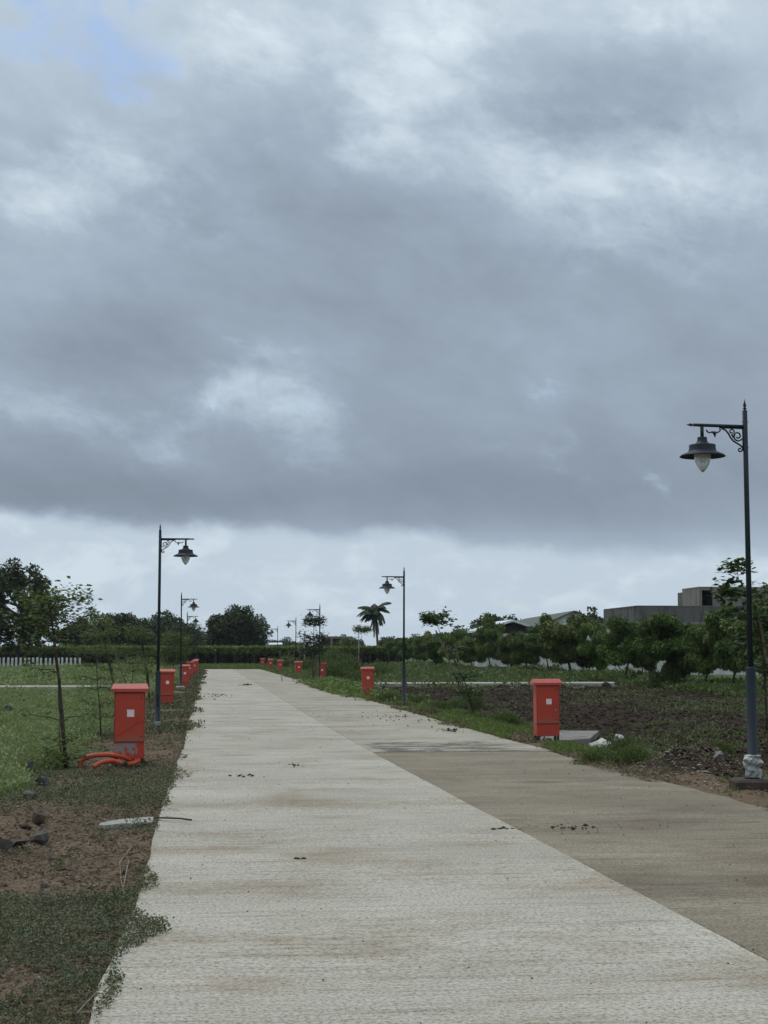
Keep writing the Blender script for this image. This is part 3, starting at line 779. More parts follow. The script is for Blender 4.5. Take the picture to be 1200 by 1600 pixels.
def tree_mesh(seed, H, rx, rz, zc, ncl, nleaf, L, Wd, rc=.34, droop=.5, trunk_r=.12, hollow=.5, flat=1.0, limbs=9, low=.0, drum=0.0):
    """returns (trunk mesh, crown mesh); crown = ellipsoid of clumps centred at height zc"""
    rg = np.random.default_rng(seed)
    cl = []
    while len(cl) < ncl:
        p = unit(rg, 1)[0] * (rg.uniform(hollow, 1.0))
        ang = math.atan2(p[1], p[0]); lob = .78 + .44 * float(vnoise(2.2 * math.cos(ang) + 5 + 1.5 * p[2], 2.2 * math.sin(ang) + 9, seed))
        q = np.array([p[0] * rx * lob, p[1] * rx * lob, p[2] * rz * (lob * .5 + .5) + zc])
        if q[2] < low: continue
        cl.append(q)
    cl = np.array(cl); rad = rx * rc * rg.uniform(.6, 1.25, ncl)
    wts = rad ** 2; wts /= wts.sum()
    ci = rg.choice(ncl, nleaf, p=wts)
    u = unit(rg, nleaf); rr = rg.random(nleaf) ** .45
    P = cl[ci] + u * (rr * rad[ci])[:, None] * np.array([1, 1, .75 * flat])
    D = u * .8 + rg.normal(size=(nleaf, 3)) * .5 + np.array([0, 0, -droop])
    tint = np.clip(.15 + .5 * rg.random(ncl)[ci] + .35 * rg.random(nleaf), 0, 1)
    crown = leaf_mesh('crown', P, D, L * rg.uniform(.6, 1.3, nleaf), Wd * rg.uniform(.7, 1.2, nleaf), rg, tint)
    b = MB(); top = zc + rz * .25
    lean = rg.normal(size=2) * .06 * H
    tp = [(0, 0, -.15), (lean[0] * .2, lean[1] * .2, H * .12), (lean[0] * .6, lean[1] * .6, max(zc - rz * .7, H * .2)), (lean[0], lean[1], top)]
    b.tube(tp, [trunk_r * 1.25, trunk_r, trunk_r * .8, trunk_r * .25], 8)
    order = rg.permutation(ncl)[:limbs]
    for k in order:
        s = rg.uniform(.25, .9); z0 = tp[2][2] * (1 - s) + top * s; st = np.array([lean[0] * (.6 + .4 * s), lean[1] * (.6 + .4 * s), z0])
        if cl[k][2] < z0 - .2: st[2] = max(tp[2][2] * .8, cl[k][2] - rz * .3)
        md = st * .5 + cl[k] * .5 + np.array([0, 0, .08 * rz]) + rg.normal(size=3) * .05 * rx
        b.tube([st, md, cl[k]], [trunk_r * .5, trunk_r * .32, trunk_r * .1], 5, False)
    return b.mesh('trunk'), crown


def place_tree(name, meshes, loc, rz, sc, mats, label, cat, group=None):
    r = empty(name, loc, rz); r.scale = (sc, sc, sc) if not hasattr(sc, '__len__') else sc
    for me, nm, mt in zip(meshes, ('trunk', 'crown'), mats):
        o = bpy.data.objects.new(nm, me); COL.objects.link(o); o.parent = r
        if not me.materials: me.materials.append(mt)
    return tag(r, label, cat, group)


# --- row of young neem-like trees along the right-hand plots (X about 23.5)
ROWM = [tree_mesh(100 + k, 3.7, 1.30 + .12 * (k % 2), 1.55, 2.25 - .05 * k, 40 - 3 * k, 20000, .17, .042, .33 + .02 * (k % 3), .8, .065, .40, .9, 12, [1.05, 1.25, .35, 1.2, .95][k]) for k in range(5)]
for me_, mt_ in zip(ROWM, ('leaf_neem', 'leaf_fresh', 'leaf_olive', 'leaf_neem', 'leaf_fresh')): me_[1].materials.append(M[mt_])
ROW = [  # px, X, height, width scale
    (1192, 23.6, 3.7, 1.15), (1142, 23.8, 3.3, 1.05), (1098, 23.4, 3.1, .95), (1045, 22.3, 3.75, 1.12), (1003, 24.6, 3.2, .8), (974, 23.6, 3.75, 1.05),
    (931, 24.6, 3.5, .85), (893, 23.7, 4.35, 1.28), (858, 25.2, 3.6, .85), (826, 23.6, 3.55, .95), (796, 24.6, 3.45, .85), (768, 23.8, 3.6, 1.05), (738, 24.2, 3.5, 1.0),
    (712, 23.7, 3.5, .95), (688, 24.0, 3.8, 1.05), (664, 23.8, 3.4, 1.0), (645, 24.2, 3.6, 1.05), (622, 23.9, 3.8, 1.1), (598, 23.5, 3.1, 1.1)]
RLAB = ['first row tree at the right frame edge, behind the tall lamp sapling', 'dark leafy row tree just left of the nearest right lamp pole', 'round dark row tree below the rooftop stair cabin',
        'bushy olive row tree leafy down to the ground, below the concrete parapet', 'slim row tree squeezed left of the bushy olive tree', 'round row tree on a bare trunk below the left parapet corner',
        'smaller row tree between two rounder ones below the building corner', 'tallest broad dark row tree in front of the green roof', 'slim row tree tucked left of the tallest row tree',
        'light green row tree right above the nearest right cabinet', 'bright green row tree just left of the nearest right cabinet', 'broad row tree in front of the white-edged gable roof',
        'row tree left of the gable roof, seventh from the far left end', 'row tree with light top behind the leaning sapling', 'taller row tree just right of the leaning sapling crown',
        'row tree directly behind the leaning sapling crown', 'row tree right of the second right lamp pole', 'row tree close behind the second right lamp pole', 'low dark row tree at the far left end of the row']
for i, (px, X, h, ws) in enumerate(ROW):
    y = X / pxX(px, 1.0); s = h / 3.75
    sz_ = s * [1.06, 1.20, 1.02, 1.10, 1.24, 1.03, 1.14][i % 7]
    place_tree('row_tree', ROWM[(i * 3 + i // 5) % 5], (X, y, G(X, y)), i * 1.9, (s * ws * 1.0, s * ws * 1.0, sz_), (M['bark'], M['leaf_neem']), RLAB[i], 'tree', 'row of young trees beyond the ploughed plot')

# --- big trees behind
bigL = tree_mesh(201, 12, 5.3, 4.9, 6.9, 190, 15000, .40, .13, .125, .1, .26, .5, .9, 60, 1.5)
place_tree('broad_tree', bigL, (-20.6, 166, 0), .4, 1, (M['bark_dark'], M['leaf_dark']), 'large open-crowned tree at the left edge behind the picket fence', 'tree')
rnd = tree_mesh(202, 8.6, 4.3, 3.3, 5.1, 90, 22000, .42, .16, .30, .2, .3, .45, 1.0, 20, .6)
place_tree('round_tree', rnd, (4.6, 232, 0), 0, 1, (M['bark_dark'], M['leaf_dark']), 'big round dark tree above the pergola at the road end', 'tree')
midm = [tree_mesh(210 + k, 6.6, 3.0, 2.6, 3.7, 46, 11000, .38, .13, .33, .2, .2, .4, 1.0, 12, .3) for k in range(3)]
for i, (px, y, h, lab) in enumerate([(122, 214, 6.6, 'dark background tree nearest the picket fence end'), (160, 226, 8.0, 'dark background tree behind the staked saplings, second from the fence'), (205, 222, 7.9, 'dark background tree left of the nearest left lamp pole'),
                                     (250, 228, 7.9, 'dark background tree straight behind the nearest left lamp pole'), (283, 220, 6.7, 'dark background tree behind the second left lamp pole'), (310, 240, 5.2, 'low background tree between the lamp row and the round tree'), (338, 236, 5.8, 'low left shoulder tree beside the big round tree')]):
    x = pxX(px, y); s = h / 6.6
    place_tree('background_tree', midm[i % 3], (x, y, 0), i * 2.3, (s * 1.05, s * 1.05, s), (M['bark_dark'], M['leaf_dark']), lab, 'tree', 'dark trees behind the pergola')
farm = [tree_mesh(220 + k, 8, 3.6, 2.8, 4.6, 34, 5000, .55, .20, .34, .2, .2, .4, 1.0, 8, .5) for k in range(3)]
FAR = [(428, 330, 5.0, 1.2), (450, 360, 5.8, 1.2), (474, 350, 4.8, 1.1), (512, 420, 6.2, 1.1), (536, 400, 7.0, 1.0), (558, 380, 6.2, .9), (606, 360, 6.2, .9), (632, 380, 5.6, 1.2), (662, 340, 6.6, 1.1), (690, 300, 6.3, 1.1), (716, 290, 7.3, 1.2), (748, 250, 7.6, 1.1), (776, 245, 8.8, 1.0)]
FLAB = ['hazy far tree above the blue shed', 'hazy far tree right of the blue shed roof', 'hazy far tree left of the umbrella-shaped sapling', 'hazy far tree above the unfinished frame building', 'hazy taller far tree right of the frame building', 'hazy slim far tree left of the palm trunk', 'hazy far tree just right of the palm trunk', 'hazy far tree beside the second right lamp pole',
        'hazy far tree above the leaning sapling', 'hazy far tree showing over the row, right of the leaning sapling', 'hazy broad far tree left of the gable house', 'taller far tree close left of the gable roof', 'tallest far tree rising over the gable roof eave']
for i, (px, y, h, ws) in enumerate(FAR):
    x = pxX(px, y); s = h / 8
    place_tree('far_tree', farm[i % 3], (x, y, 0), i * 1.7, (s * ws, s * ws, s), (M['bark_dark'], M['leaf_far']), FLAB[i], 'tree', 'hazy trees on the skyline')
for px, y, h, ws, lab in [(925, 195, 8.0, .75, 'dark tree between the green roof and the unfinished concrete building')]:
    x = pxX(px, y); s = h / 8
    place_tree('far_tree', farm[1], (x, y, 0), .5, (s * ws, s * ws, s), (M['bark_dark'], M['leaf_dark']), lab, 'tree')

# --- coconut palm, wind blown to the left
prg = np.random.default_rng(5)
pal = tag(empty('coconut_palm', (22.4, 200, 0)), 'wind-blown coconut palm rising behind the shrubs left of the second right lamp', 'palm tree')
pt = [Vector((0, 0, -.2)), Vector((.1, 0, 2)), Vector((-.05, 0, 4.2)), Vector((-.15, 0, 5.9)), Vector((-.30, 0, 7.4))]
MB().tube(pt, [.22, .17, .15, .14, .15], 10).build('trunk', M['bark_grey'], pal)


def frond(name, start, d0, length, sag, wind, mat, nl=34, lw=.035, ll=.75):
    p = Vector(start); d = Vector(d0).normalized(); pts = [p.copy()]
    n = 10
    for k in range(n):
        d = (d + Vector((wind, 0, -sag)) / n).normalized(); p = p + d * length / n; pts.append(p.copy())
    b = MB().tube(pts, [.035 * (1 - .9 * k / n) + .004 for k in range(n + 1)], 4, False)
    for k in range(nl):
        t = .12 + .88 * k / nl; f = t * n; i = min(int(f), n - 1); q = pts[i].lerp(pts[i + 1], f - i); dd = (pts[i + 1] - pts[i]).normalized()
        sv = dd.cross(Vector((0, 0, 1))); sv = sv.normalized() if sv.length > .05 else Vector((0, 1, 0))
        for sgn in (-1, 1):
            l_ = ll * math.sin(math.pi * (.12 + .80 * t)) * prg.uniform(.8, 1.1) + .08
            ld = (sv * sgn * .75 + dd * .75 + Vector((wind * .35, 0, -.55))).normalized()
            wv = dd * lw
            b.add([q - wv, q + wv, q + wv * .5 + ld * l_ * .6, q + ld * l_ + Vector((0, 0, -.08 * l_)), q - wv + ld * l_ * .6], [(0, 1, 2, 3, 4)])
    return b.build(name, mat, pal)


top = pt[-1]
for k in range(28):
    a = k * 2.399; up = 1.25 - 1.7 * (k / 28)
    frond('frond', top, (math.cos(a) - .2, math.sin(a), up), prg.uniform(1.9, 2.7), prg.uniform(.9, 1.9), -.55, M['leaf_palm'], 38, .07, .85)
for k in range(6):
    a = k * 1.05 + .3
    frond('dead_frond', top - Vector((0, 0, .15)), (.35 * math.cos(a) - .02, .35 * math.sin(a), -1), prg.uniform(2.6, 3.9), .6, -.12, M['leaf_dry'], 30, .05, .5)

# ------------------------------------------------------------------ layered saplings with stakes


def sapling(loc, stem, tiers, label, seed, leafmat_='leaf_sapling', stakes=(), barkm='bark', r0=.022, leaf=(.075, .022), nper=46, cat='sapling', name='sapling', group='staked saplings along the verges'):
    """stem: list of local points; tiers: (height fraction, reach, n branches, rise, az list or None)"""
    rg = np.random.default_rng(seed); root = empty(name, loc); b = MB()
    sp = [Vector(p) for p in stem]; n = len(sp)
    b.tube(sp, [r0 * (1 - .75 * k / (n - 1)) for k in range(n)], 7)
    C, D = [], []
    def onstem(t):
        f = t * (n - 1); i = min(int(f), n - 2); return sp[i].lerp(sp[i + 1], f - i)
    for (t, reach, nb, rise, azs) in tiers:
        p0 = onstem(t)
        for k in range(nb):
            a = R(azs[k]) if azs else 2 * math.pi * (k + rg.random() * .7) / nb
            rch = reach * rg.uniform(.75, 1.15); d = Vector((math.cos(a), math.sin(a), 0)); pts = []
            wob = rg.normal(size=3) * .06
            for i in range(6):
                u = i / 5; pts.append(p0 + d * rch * u + Vector((wob[0] * math.sin(3 * u), wob[1] * math.sin(3 * u), rise * rch * (u ** .8) + .03 * math.sin(7 * u + k))))
            b.tube(pts, [r0 * .26 * (1 - .8 * i / 5) + .0015 for i in range(6)], 5, False)
            m = int(nper * max(rch, .25) / .5)
            for _ in range(m):
                u = rg.random() ** .75 * .9 + .12; f = min(u, 1) * 5; i = min(int(f), 4); q = pts[i].lerp(pts[i + 1], f - i)
                lat = d.cross(Vector((0, 0, 1))) * rg.normal() * .13 * (rch / .5) + Vector((0, 0, rg.normal() * .085 * (rch / .5) + .012))
                C.append(q + lat); a2 = rg.random() * 6.28; D.append((math.cos(a2) + d.x * .6, math.sin(a2) + d.y * .6, rg.uniform(-.15, .5)))
    b.build('trunk', M[barkm], root)
    C, D = np.array([tuple(c) for c in C]), np.array(D); m = len(C)
    link('crown', leaf_mesh('crown', C, D, leaf[0] * rg.uniform(.6, 1.3, m), leaf[1] * rg.uniform(.8, 1.2, m), rg), M[leafmat_], root)
    for (p0, p1, rad, mt) in stakes:
        p0, p1 = Vector(p0), Vector(p1); pts = [p0.lerp(p1, k / 6) + Vector((rg.normal() * .006, rg.normal() * .006, 0)) for k in range(7)]
        MB().tube(pts, [rad * (1 - .05 * k) for k in range(7)], 7).build('stake', M[mt], root)
    return tag(root, label, cat, group)


def base(px, py):
    p = at(px, py); p.z = G(p.x, p.y); return p


def rel(p0, px, py): return tuple(atd(px, py, p0.y) - p0)


p = base(104, 1200)
sapling(p, [(0, 0, -.05), rel(p, 97, 1130), rel(p, 92, 1060), rel(p, 86, 1005), rel(p, 80, 965), rel(p, 76, 935)],
        [(.97, .52, 8, .10, None), (.99, .62, 3, .03, [5, 20, -15]), (.90, .36, 5, .25, None), (.74, .60, 6, .12, None), (.64, .62, 3, .75, [0, 12, 30]), (.60, .50, 3, .05, None), (.42, .45, 2, .28, [180, 150]), (.20, .5, 2, .40, [10, 185]), (.12, .4, 4, .15, None), (.04, .40, 7, .3, None)],
        'tall dark-stemmed layered sapling nearest on the left beside the orange conduits', 301, stakes=[((.02, -.05, -.1), rel(p, 84, 985), .026, 'bark_dark'), (rel(p, 96, 1200), rel(p, 90, 1080), .014, 'bamboo')], barkm='bark_dark', r0=.026, nper=44, leaf=(.07, .024))
p = base(158, 1152)
sapling(p, [(0, 0, -.05), rel(p, 156, 1110), rel(p, 153, 1075), rel(p, 150, 1030), rel(p, 148, 995)],
        [(.98, .25, 6, .3, None), (.80, .50, 7, .25, None), (.58, .62, 9, .06, None), (.5, .5, 7, -.05, None), (.30, .42, 6, .25, None), (.18, .42, 6, .2, None)],
        'feathery layered sapling just left of the nearest left cabinet', 302, r0=.016, leaf=(.05, .010), nper=95)
p = base(190, 1122)
sapling(p, [(0, 0, -.05), rel(p, 180, 1080), rel(p, 170, 1040), rel(p, 163, 1005), rel(p, 158, 975)],
        [(.99, .36, 8, .25, None), (.86, .5, 8, .15, None), (.68, .5, 7, .05, None), (.45, .4, 4, .2, None)],
        'leafy layered sapling with two leaning stakes, before the dark trees', 303, stakes=[(rel(p, 180, 1085), rel(p, 160, 978), .030, 'bark_dark'), (rel(p, 206, 1090), rel(p, 168, 993), .024, 'bamboo')], nper=60)
p = base(233, 1094)
sapling(p, [(0, 0, -.05), rel(p, 232, 1060), rel(p, 227, 1025), rel(p, 218, 1000), rel(p, 212, 985)],
        [(.98, .40, 7, .25, None), (.82, .6, 8, .15, None), (.60, .6, 7, .05, None), (.42, .65, 8, .1, None), (.3, .4, 4, .1, None)],
        'layered sapling between the nearest left lamp and the nearest left cabinet', 304, stakes=[(rel(p, 234, 1096), rel(p, 222, 998), .034, 'bark_dark'), (rel(p, 219, 1035), rel(p, 210, 1010), .02, 'bamboo')], barkm='bark_dark', nper=70)
p = base(204, 1098)
sapling(p, [(0, 0, -.05), rel(p, 206, 1070), rel(p, 208, 1050), rel(p, 208, 1035)], [(.95, .7, 9, .10, None), (.7, .5, 6, .1, None)],
        'low spreading sapling between the staked ones on the left', 305, nper=60)
p = base(270, 1072)
sapling(p, [(0, 0, -.05), rel(p, 271, 1040), rel(p, 272, 1010), rel(p, 272, 995)],
        [(.98, .5, 7, .2, None), (.8, .8, 8, .15, None), (.55, .8, 8, .1, None), (.35, .7, 6, .1, None)],
        'leafy layered sapling just left of the second left lamp', 306, nper=70, leaf=(.11, .034), r0=.03)
p = base(288, 1062)
sapling(p, [(0, 0, -.05), (0, 0, 1.2), (.05, 0, 2.4), (.05, 0, 3.3)], [(.97, .9, 8, .2, None), (.8, 1.2, 9, .15, None), (.6, 1.2, 9, .1, None)],
        'thin-leaved dark sapling behind the second left lamp pole', 307, 'leaf_dark', nper=60, leaf=(.12, .03), r0=.03)
# right-hand side
p = base(742, 1120)
sapling(p, [(0, 0, -.05), rel(p, 728, 1070), rel(p, 708, 1025), rel(p, 688, 990), rel(p, 680, 968)],
        [(.99, .38, 9, .35, None), (.93, .45, 7, .25, None), (.90, .4, 3, .5, [170, 180, 200]), (.55, .3, 3, .2, None), (.30, .42, 6, .3, None), (.18, .5, 6, .15, None)],
        'sapling leaning left on a pale stake between the two near right cabinets', 308, 'leaf_glossy', stakes=[(rel(p, 741, 1124), rel(p, 681, 985), .030, 'bamboo'), (rel(p, 724, 1070), rel(p, 712, 1010), .016, 'bamboo')], leaf=(.12, .040), nper=46)
p = base(1199, 1150)
sapling(p, [(0, 0, -.05), rel(p, 1196, 1080), rel(p, 1190, 1010), rel(p, 1180, 950), rel(p, 1166, 925), rel(p, 1154, 905), rel(p, 1150, 882)],
        [(.985, .26, 6, .2, None), (.93, .32, 6, .1, None), (.80, .2, 2, .1, [170, 200]), (.62, .75, 8, .12, [180, 175, 165, 190, 200, 155, 185, 170]), (.60, .5, 6, .35, [10, 40, -30, 80, -70, 0]), (.45, .6, 8, .2, None), (.35, .6, 6, .1, [180, 160, 200, 0, 30, -30]), (.25, .5, 5, .1, None)],
        'broad-leaved sapling on leaning poles behind the nearest right lamp', 309, 'leaf_glossy', stakes=[(rel(p, 1203, 1060), rel(p, 1184, 955), .040, 'bamboo'), (rel(p, 1206, 1075), rel(p, 1176, 970), .022, 'bark_dark')], leaf=(.16, .055), nper=24, barkm='bark_dark')
p = base(489, 1068); p2 = p
sapling(p, [(0, 0, -.05), (0, 0, 1.2), (.03, 0, 2.4), (.04, 0, 3.2), (.05, 0, 3.55)], [(.99, .45, 7, .1, None), (.93, .68, 9, .12, None), (.80, .55, 7, .05, None), (.52, .9, 9, .2, None), (.45, .9, 9, .1, None), (.36, .8, 8, .1, None)],
        'umbrella-shaped sapling beside the third right lamp', 310, 'leaf_dark', stakes=[(( .1, 0, -.05), (-.05, 0, 1.9), .035, 'bamboo')], leaf=(.15, .045), nper=38, r0=.035)
p = base(548, 1062)
sapling(p, [(0, 0, -.05), (-.1, 0, 1.0), (-.15, 0, 2.0), (-.2, 0, 2.5)], [(.98, .5, 7, .2, None), (.82, .7, 8, .1, None), (.6, .5, 6, .1, None)],
        'thin sapling above the shrubs between the second and third right cabinets', 311, 'leaf_sapling', leaf=(.13, .04), nper=40, r0=.03)
p = base(565, 1056)
sapling(p, [(0, 0, -.05), (.05, 0, 1.5), (0, 0, 3.0), (.05, 0, 3.6)], [(.98, .7, 8, .1, None), (.88, .8, 8, .1, None)],
        'slender flat-topped sapling left of the palm trunk', 312, 'leaf_sapling', leaf=(.14, .045), nper=50, r0=.03)
# bare bamboo stakes 
for i, (x0, y0, x1, y1, lab) in enumerate([(441, 1040, 437, 1016, 'short bare stake behind the fifth right cabinet'), (459, 1047, 449, 1011, 'bare stake leaning left behind the fourth right cabinet'), (474, 1053, 466, 1009, 'bare stake leaning left right of the fourth right cabinet'),
                                          (491, 1052, 487, 1008, 'upright bare stake under the umbrella-shaped sapling'), (503, 1046, 499, 998, 'bare stake right beside the third right lamp pole'), (593, 1082, 581, 1056, 'short stick leaning on the second right cabinet'), (573, 1044, 560, 1020, 'dark thin stake leaning over the second right cabinet')]):
    d = 90 if i < 5 else 57.6
    a, c = atd(x0, y0, d), atd(x1, y1, d); a.z = min(a.z, G(a.x, a.y)) - .05 if i != 6 else a.z
    if i == 6: a = atd(x0 + 12, 1086, d); a.z = G(a.x, a.y) - .05
    o = MB().tube([a.lerp(c, k / 5) + Vector((random.gauss(0, .008), 0, 0)) for k in range(6)], [.026 - .002 * k for k in range(6)], 6).build('bamboo_stake', M['bamboo'] if i < 6 else M['bark_dark'])
    tag(o, lab, 'stake', 'bare stakes on the right verge')

# ------------------------------------------------------------------ shrubs


def shrub_mesh(seed, n=2600, L=.12, Wd=.03):
    rg = np.random.default_rng(seed); u = unit(rg, n); u[:, 2] = np.abs(u[:, 2]); rr = rg.random(n) ** .4
    lump = np.array([.7 + .6 * float(vnoise(a * 2.5 + 9, b * 2.5 + c * 2 + 9, seed)) for a, b, c in u])
    P = u * (rr * lump)[:, None]; P[:, 2] *= .9
    D = u + rg.normal(size=(n, 3)) * .6 + np.array([0, 0, .5])
    st = MB()
    for k in range(9):
        a = rg.random() * 6.28; st.tube([(0, 0, -.1), (.25 * math.cos(a), .25 * math.sin(a), .4), (.6 * math.cos(a), .6 * math.sin(a), .75)], [.018, .012, .004], 5, False)
    return st.mesh('stems'), leaf_mesh('foliage', P, D, L * rg.uniform(.6, 1.4, n), Wd * rg.uniform(.7, 1.3, n), rg)
SH = [shrub_mesh(400 + k) for k in range(4)]
SHR = [  # px, py, width m (radius), height, label, mat
    (520, 1064, 1.1, 1.3, 'rounded shrub just right of the third right cabinet'), (545, 1062, 1.3, 1.5, 'tall rounded shrub midway between second and third right cabinets'), (560, 1070, .9, .9, 'low shrub just left of the second right cabinet'),
    (532, 1054, 1.6, 2.0, 'big shrub under the unfinished frame building'), (512, 1052, 1.3, 1.9, 'big shrub right of the third right lamp sleeve'), (590, 1060, 1.2, 1.2, 'shrub behind and right of the second right cabinet'),
    (480, 1052, 1.1, 1.3, 'shrub behind the fourth right cabinet'), (452, 1047, 1.3, 1.5, 'small far shrub between fourth and fifth right cabinets'), (430, 1045, 1.2, 1.3, 'small far shrub right of the sixth right cabinet'),
    (1040, 1078, 1.0, 1.3, 'dark weedy shrub at the foot of the bushy olive tree'), (740, 1110, .45, .6, 'twiggy shrub at the foot of the leaning sapling'), (712, 1108, .4, .35, 'low weed clump left of the leaning sapling foot'),
    (972, 1186, .30, .40, 'leafy weed clump beside the white sack'), (990, 1192, .35, .32, 'low weed clump left of the dark earth mound'), (1130, 1180, .22, .35, 'bright weed clump behind the dark earth mound'), (930, 1192, .3, .25, 'small weed clump at the road edge before the sack'),
    (645, 1100, .5, .4, 'weed clump right of the second right lamp foot'), (690, 1112, .4, .38, 'weed clump behind the right dark clod'), (790, 1135, .5, .42, 'weed clump left behind the nearest right cabinet'), (610, 1096, .55, .35, 'low weed clump left of the second right lamp foot'),
    (142, 1050, 1.3, .9, 'low pale shrub at the end of the picket fence'), (60, 1062, 1.0, .5, 'pale weed clump before the picket fence')]
for i, (px, py, wd, h, lab) in enumerate(SHR):
    q = base(px, py); st, fo = SH[i % 4]; r = empty('shrub', (q.x, q.y, q.z - .03), i * 1.3); r.scale = (wd, wd, h / .95)
    for me, nm, mt in ((st, 'stems', M['bark']), (fo, 'foliage', M['shrub_leaf'])):
        o = bpy.data.objects.new(nm, me); COL.objects.link(o); o.parent = r
        if not me.materials: me.materials.append(mt)
    tag(r, lab, 'shrub', 'shrubs and weed clumps in the plots')

# ------------------------------------------------------------------ vine pergola at the road end
prg = np.random.default_rng(77)
perg = tag(empty('vine_pergola', (-6, 196, 0)), 'long vine-covered pergola with pale posts closing off the road end', 'pergola')
PX0, PX1, PY0, PY1, PZ = -34.0, 26.0, 196.0, 226.0, 2.12
pm = MB().tube([(0, 0, -.2), (0, 0, 1.2), (.02, 0, PZ)], [.075, .07, .06], 7).mesh('post')
for k in range(25):
    for j in range(3):
        o = link('post', pm, None, perg); o.location = (PX0 + k * 2.5 + prg.normal() * .05 - perg.location.x, j * 5.0 + prg.normal() * .05 + .1, 0)
pm.materials.append(M['bark_grey'])
for j in range(7):
    MB().tube([(PX0 - perg.location.x, j * 4.8, PZ - .03), (PX1 - perg.location.x, j * 4.8, PZ - .03)], .03, 5).build('wire_rail', M['galv'], perg)
n = 60000
P = np.stack([prg.uniform(PX0, PX1, n), PY0 + (PY1 - PY0) * prg.random(n) ** 1.3, np.zeros(n)], -1)
P[:, 2] = PZ - .12 + .42 * prg.random(n) * (.5 + fbm(P[:, 0] * .9, P[:, 1] * .5, 51))
nf = 13000                                                     # hanging front fringe
Pf = np.stack([prg.uniform(PX0, PX1, nf), PY0 - .15 + .5 * prg.random(nf), np.zeros(nf)], -1)
hang = .15 + .8 * fbm(Pf[:, 0] * 1.3, Pf[:, 0] * 0, 52) ** 3.0
Pf[:, 2] = PZ + .15 - hang * prg.random(nf) ** 1.3
A = np.concatenate([P, Pf]); A[:, 0] -= perg.location.x; A[:, 1] -= PY0
D = prg.normal(size=A.shape) + np.array([0, -.4, .1])
link('vine_canopy', leaf_mesh('vine_canopy', A, D, .46 * prg.uniform(.6, 1.3, len(A)), .18 * prg.uniform(.7, 1.2, len(A)), prg), M['leaf_vine'], perg)
# dark leaves added under the canopy to block light from the back
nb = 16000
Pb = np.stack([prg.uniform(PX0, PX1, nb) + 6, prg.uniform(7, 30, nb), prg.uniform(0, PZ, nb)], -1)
link('back_shade_leaves', leaf_mesh('back_shade_leaves', Pb, prg.normal(size=Pb.shape), .8 * prg.uniform(.6, 1.3, nb), .32, prg), M['leaf_dark'], perg)

# ------------------------------------------------------------------ picket fence of precast posts, left
M['whitewash'] = plain('whitewash', (.60, .60, .57), (.42, .41, .38), 1.2, .9, .2)
fen = tag(empty('picket_fence', (-13, 157, 0)), 'row of pale grey precast concrete pickets at the left edge', 'fence')
pk = MB().box(-.105, .105, -.05, .05, -.3, 1.22, .02).mesh('picket'); pk.materials.append(M['whitewash'])
for k in range(34):
    o = link('picket', pk, None, fen); o.location = (-.05 - .42 * k + random.gauss(0, .02), random.gauss(0, .02), random.gauss(0, .02)); o.rotation_euler = (0, R(random.gauss(0, .8)), 0)
MB().box(-14.4, .2, .055, .11, .25, .35).build('rail', M['slab_side'], fen)

# ------------------------------------------------------------------ buildings


def stained(name, ca, cb, dark, k=.6):
    def fn(t):
        n = t.noise(t.pos, .6, 5, .6); d = t.noise(t.scl(t.pos, (1.6, 1.6, .28)), 1.0, 5, .65)
        c = t.mix(n, ca, cb); c = t.mix(t.m('MULTIPLY', t.sm(d, .48, .72), k), c, dark)
        t.put(t.b.inputs['Base Color'], c); bump(t, t.noise(t.pos, 8, 4, .6), .3, .02)
    return material(name, fn, .92, .15)
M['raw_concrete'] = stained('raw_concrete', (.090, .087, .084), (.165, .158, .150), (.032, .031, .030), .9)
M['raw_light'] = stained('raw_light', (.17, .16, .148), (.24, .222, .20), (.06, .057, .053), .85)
M['interior_shade'] = plain('interior_shade', (.05, .048, .045), None, 2, .95, .1)  # dark base colour in place of inner shade
M['white_roof'] = plain('white_roof', (.66, .69, .74), (.55, .58, .63), 1, .5, .4)
M['blue_sheet'] = plain('blue_sheet', (.055, .16, .36), (.045, .13, .30), 1, .5, .3)
M['brick_far'] = stained('brick_far', (.15, .11, .09), (.19, .15, .12), (.07, .06, .05), .5)


def greenroof(t):
    x, y, z = t.xyz(t.pos); n = t.noise(t.pos, .5, 4, .6)
    f = t.sm(t.m('SINE', t.m('MULTIPLY', y, 12.0)), .2, .8)
    t.put(t.b.inputs['Base Color'], t.mix(t.m('MULTIPLY', f, .4), t.mix(n, (.075, .090, .070, 1), (.10, .115, .085, 1)), (.045, .055, .042, 1)))
M['green_roof'] = material('green_roof', greenroof, .7, .25)


def bpart(root, name, mat, *boxes, bev=0.0):
    b = MB(); l = root.location
    for (x0, x1, y0, y1, z0, z1) in boxes: b.box(x0 - l.x, x1 - l.x, y0 - l.y, y1 - l.y, z0 - l.z, z1 - l.z, bev)
    return b.build(name, mat, root)


# unfinished flat-roofed concrete house
ub = tag(empty('concrete_house', (42, 125, 0)), 'unfinished grey concrete house with parapet and rooftop stair cabin, right', 'house')
X0, X1, Y0, Y1 = 34.8, 55.0, 120.0, 130.5
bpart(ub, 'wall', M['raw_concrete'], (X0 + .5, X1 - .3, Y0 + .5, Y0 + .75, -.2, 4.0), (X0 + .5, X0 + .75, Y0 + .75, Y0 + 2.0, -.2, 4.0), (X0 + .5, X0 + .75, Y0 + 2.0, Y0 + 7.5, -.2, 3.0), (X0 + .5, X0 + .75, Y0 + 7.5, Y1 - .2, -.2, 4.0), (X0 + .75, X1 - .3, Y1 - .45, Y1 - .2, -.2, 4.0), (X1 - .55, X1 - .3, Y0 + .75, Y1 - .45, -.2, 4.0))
bpart(ub, 'roof_slab', M['raw_light'], (X0, X1, Y0, Y1, 4.0, 4.22))
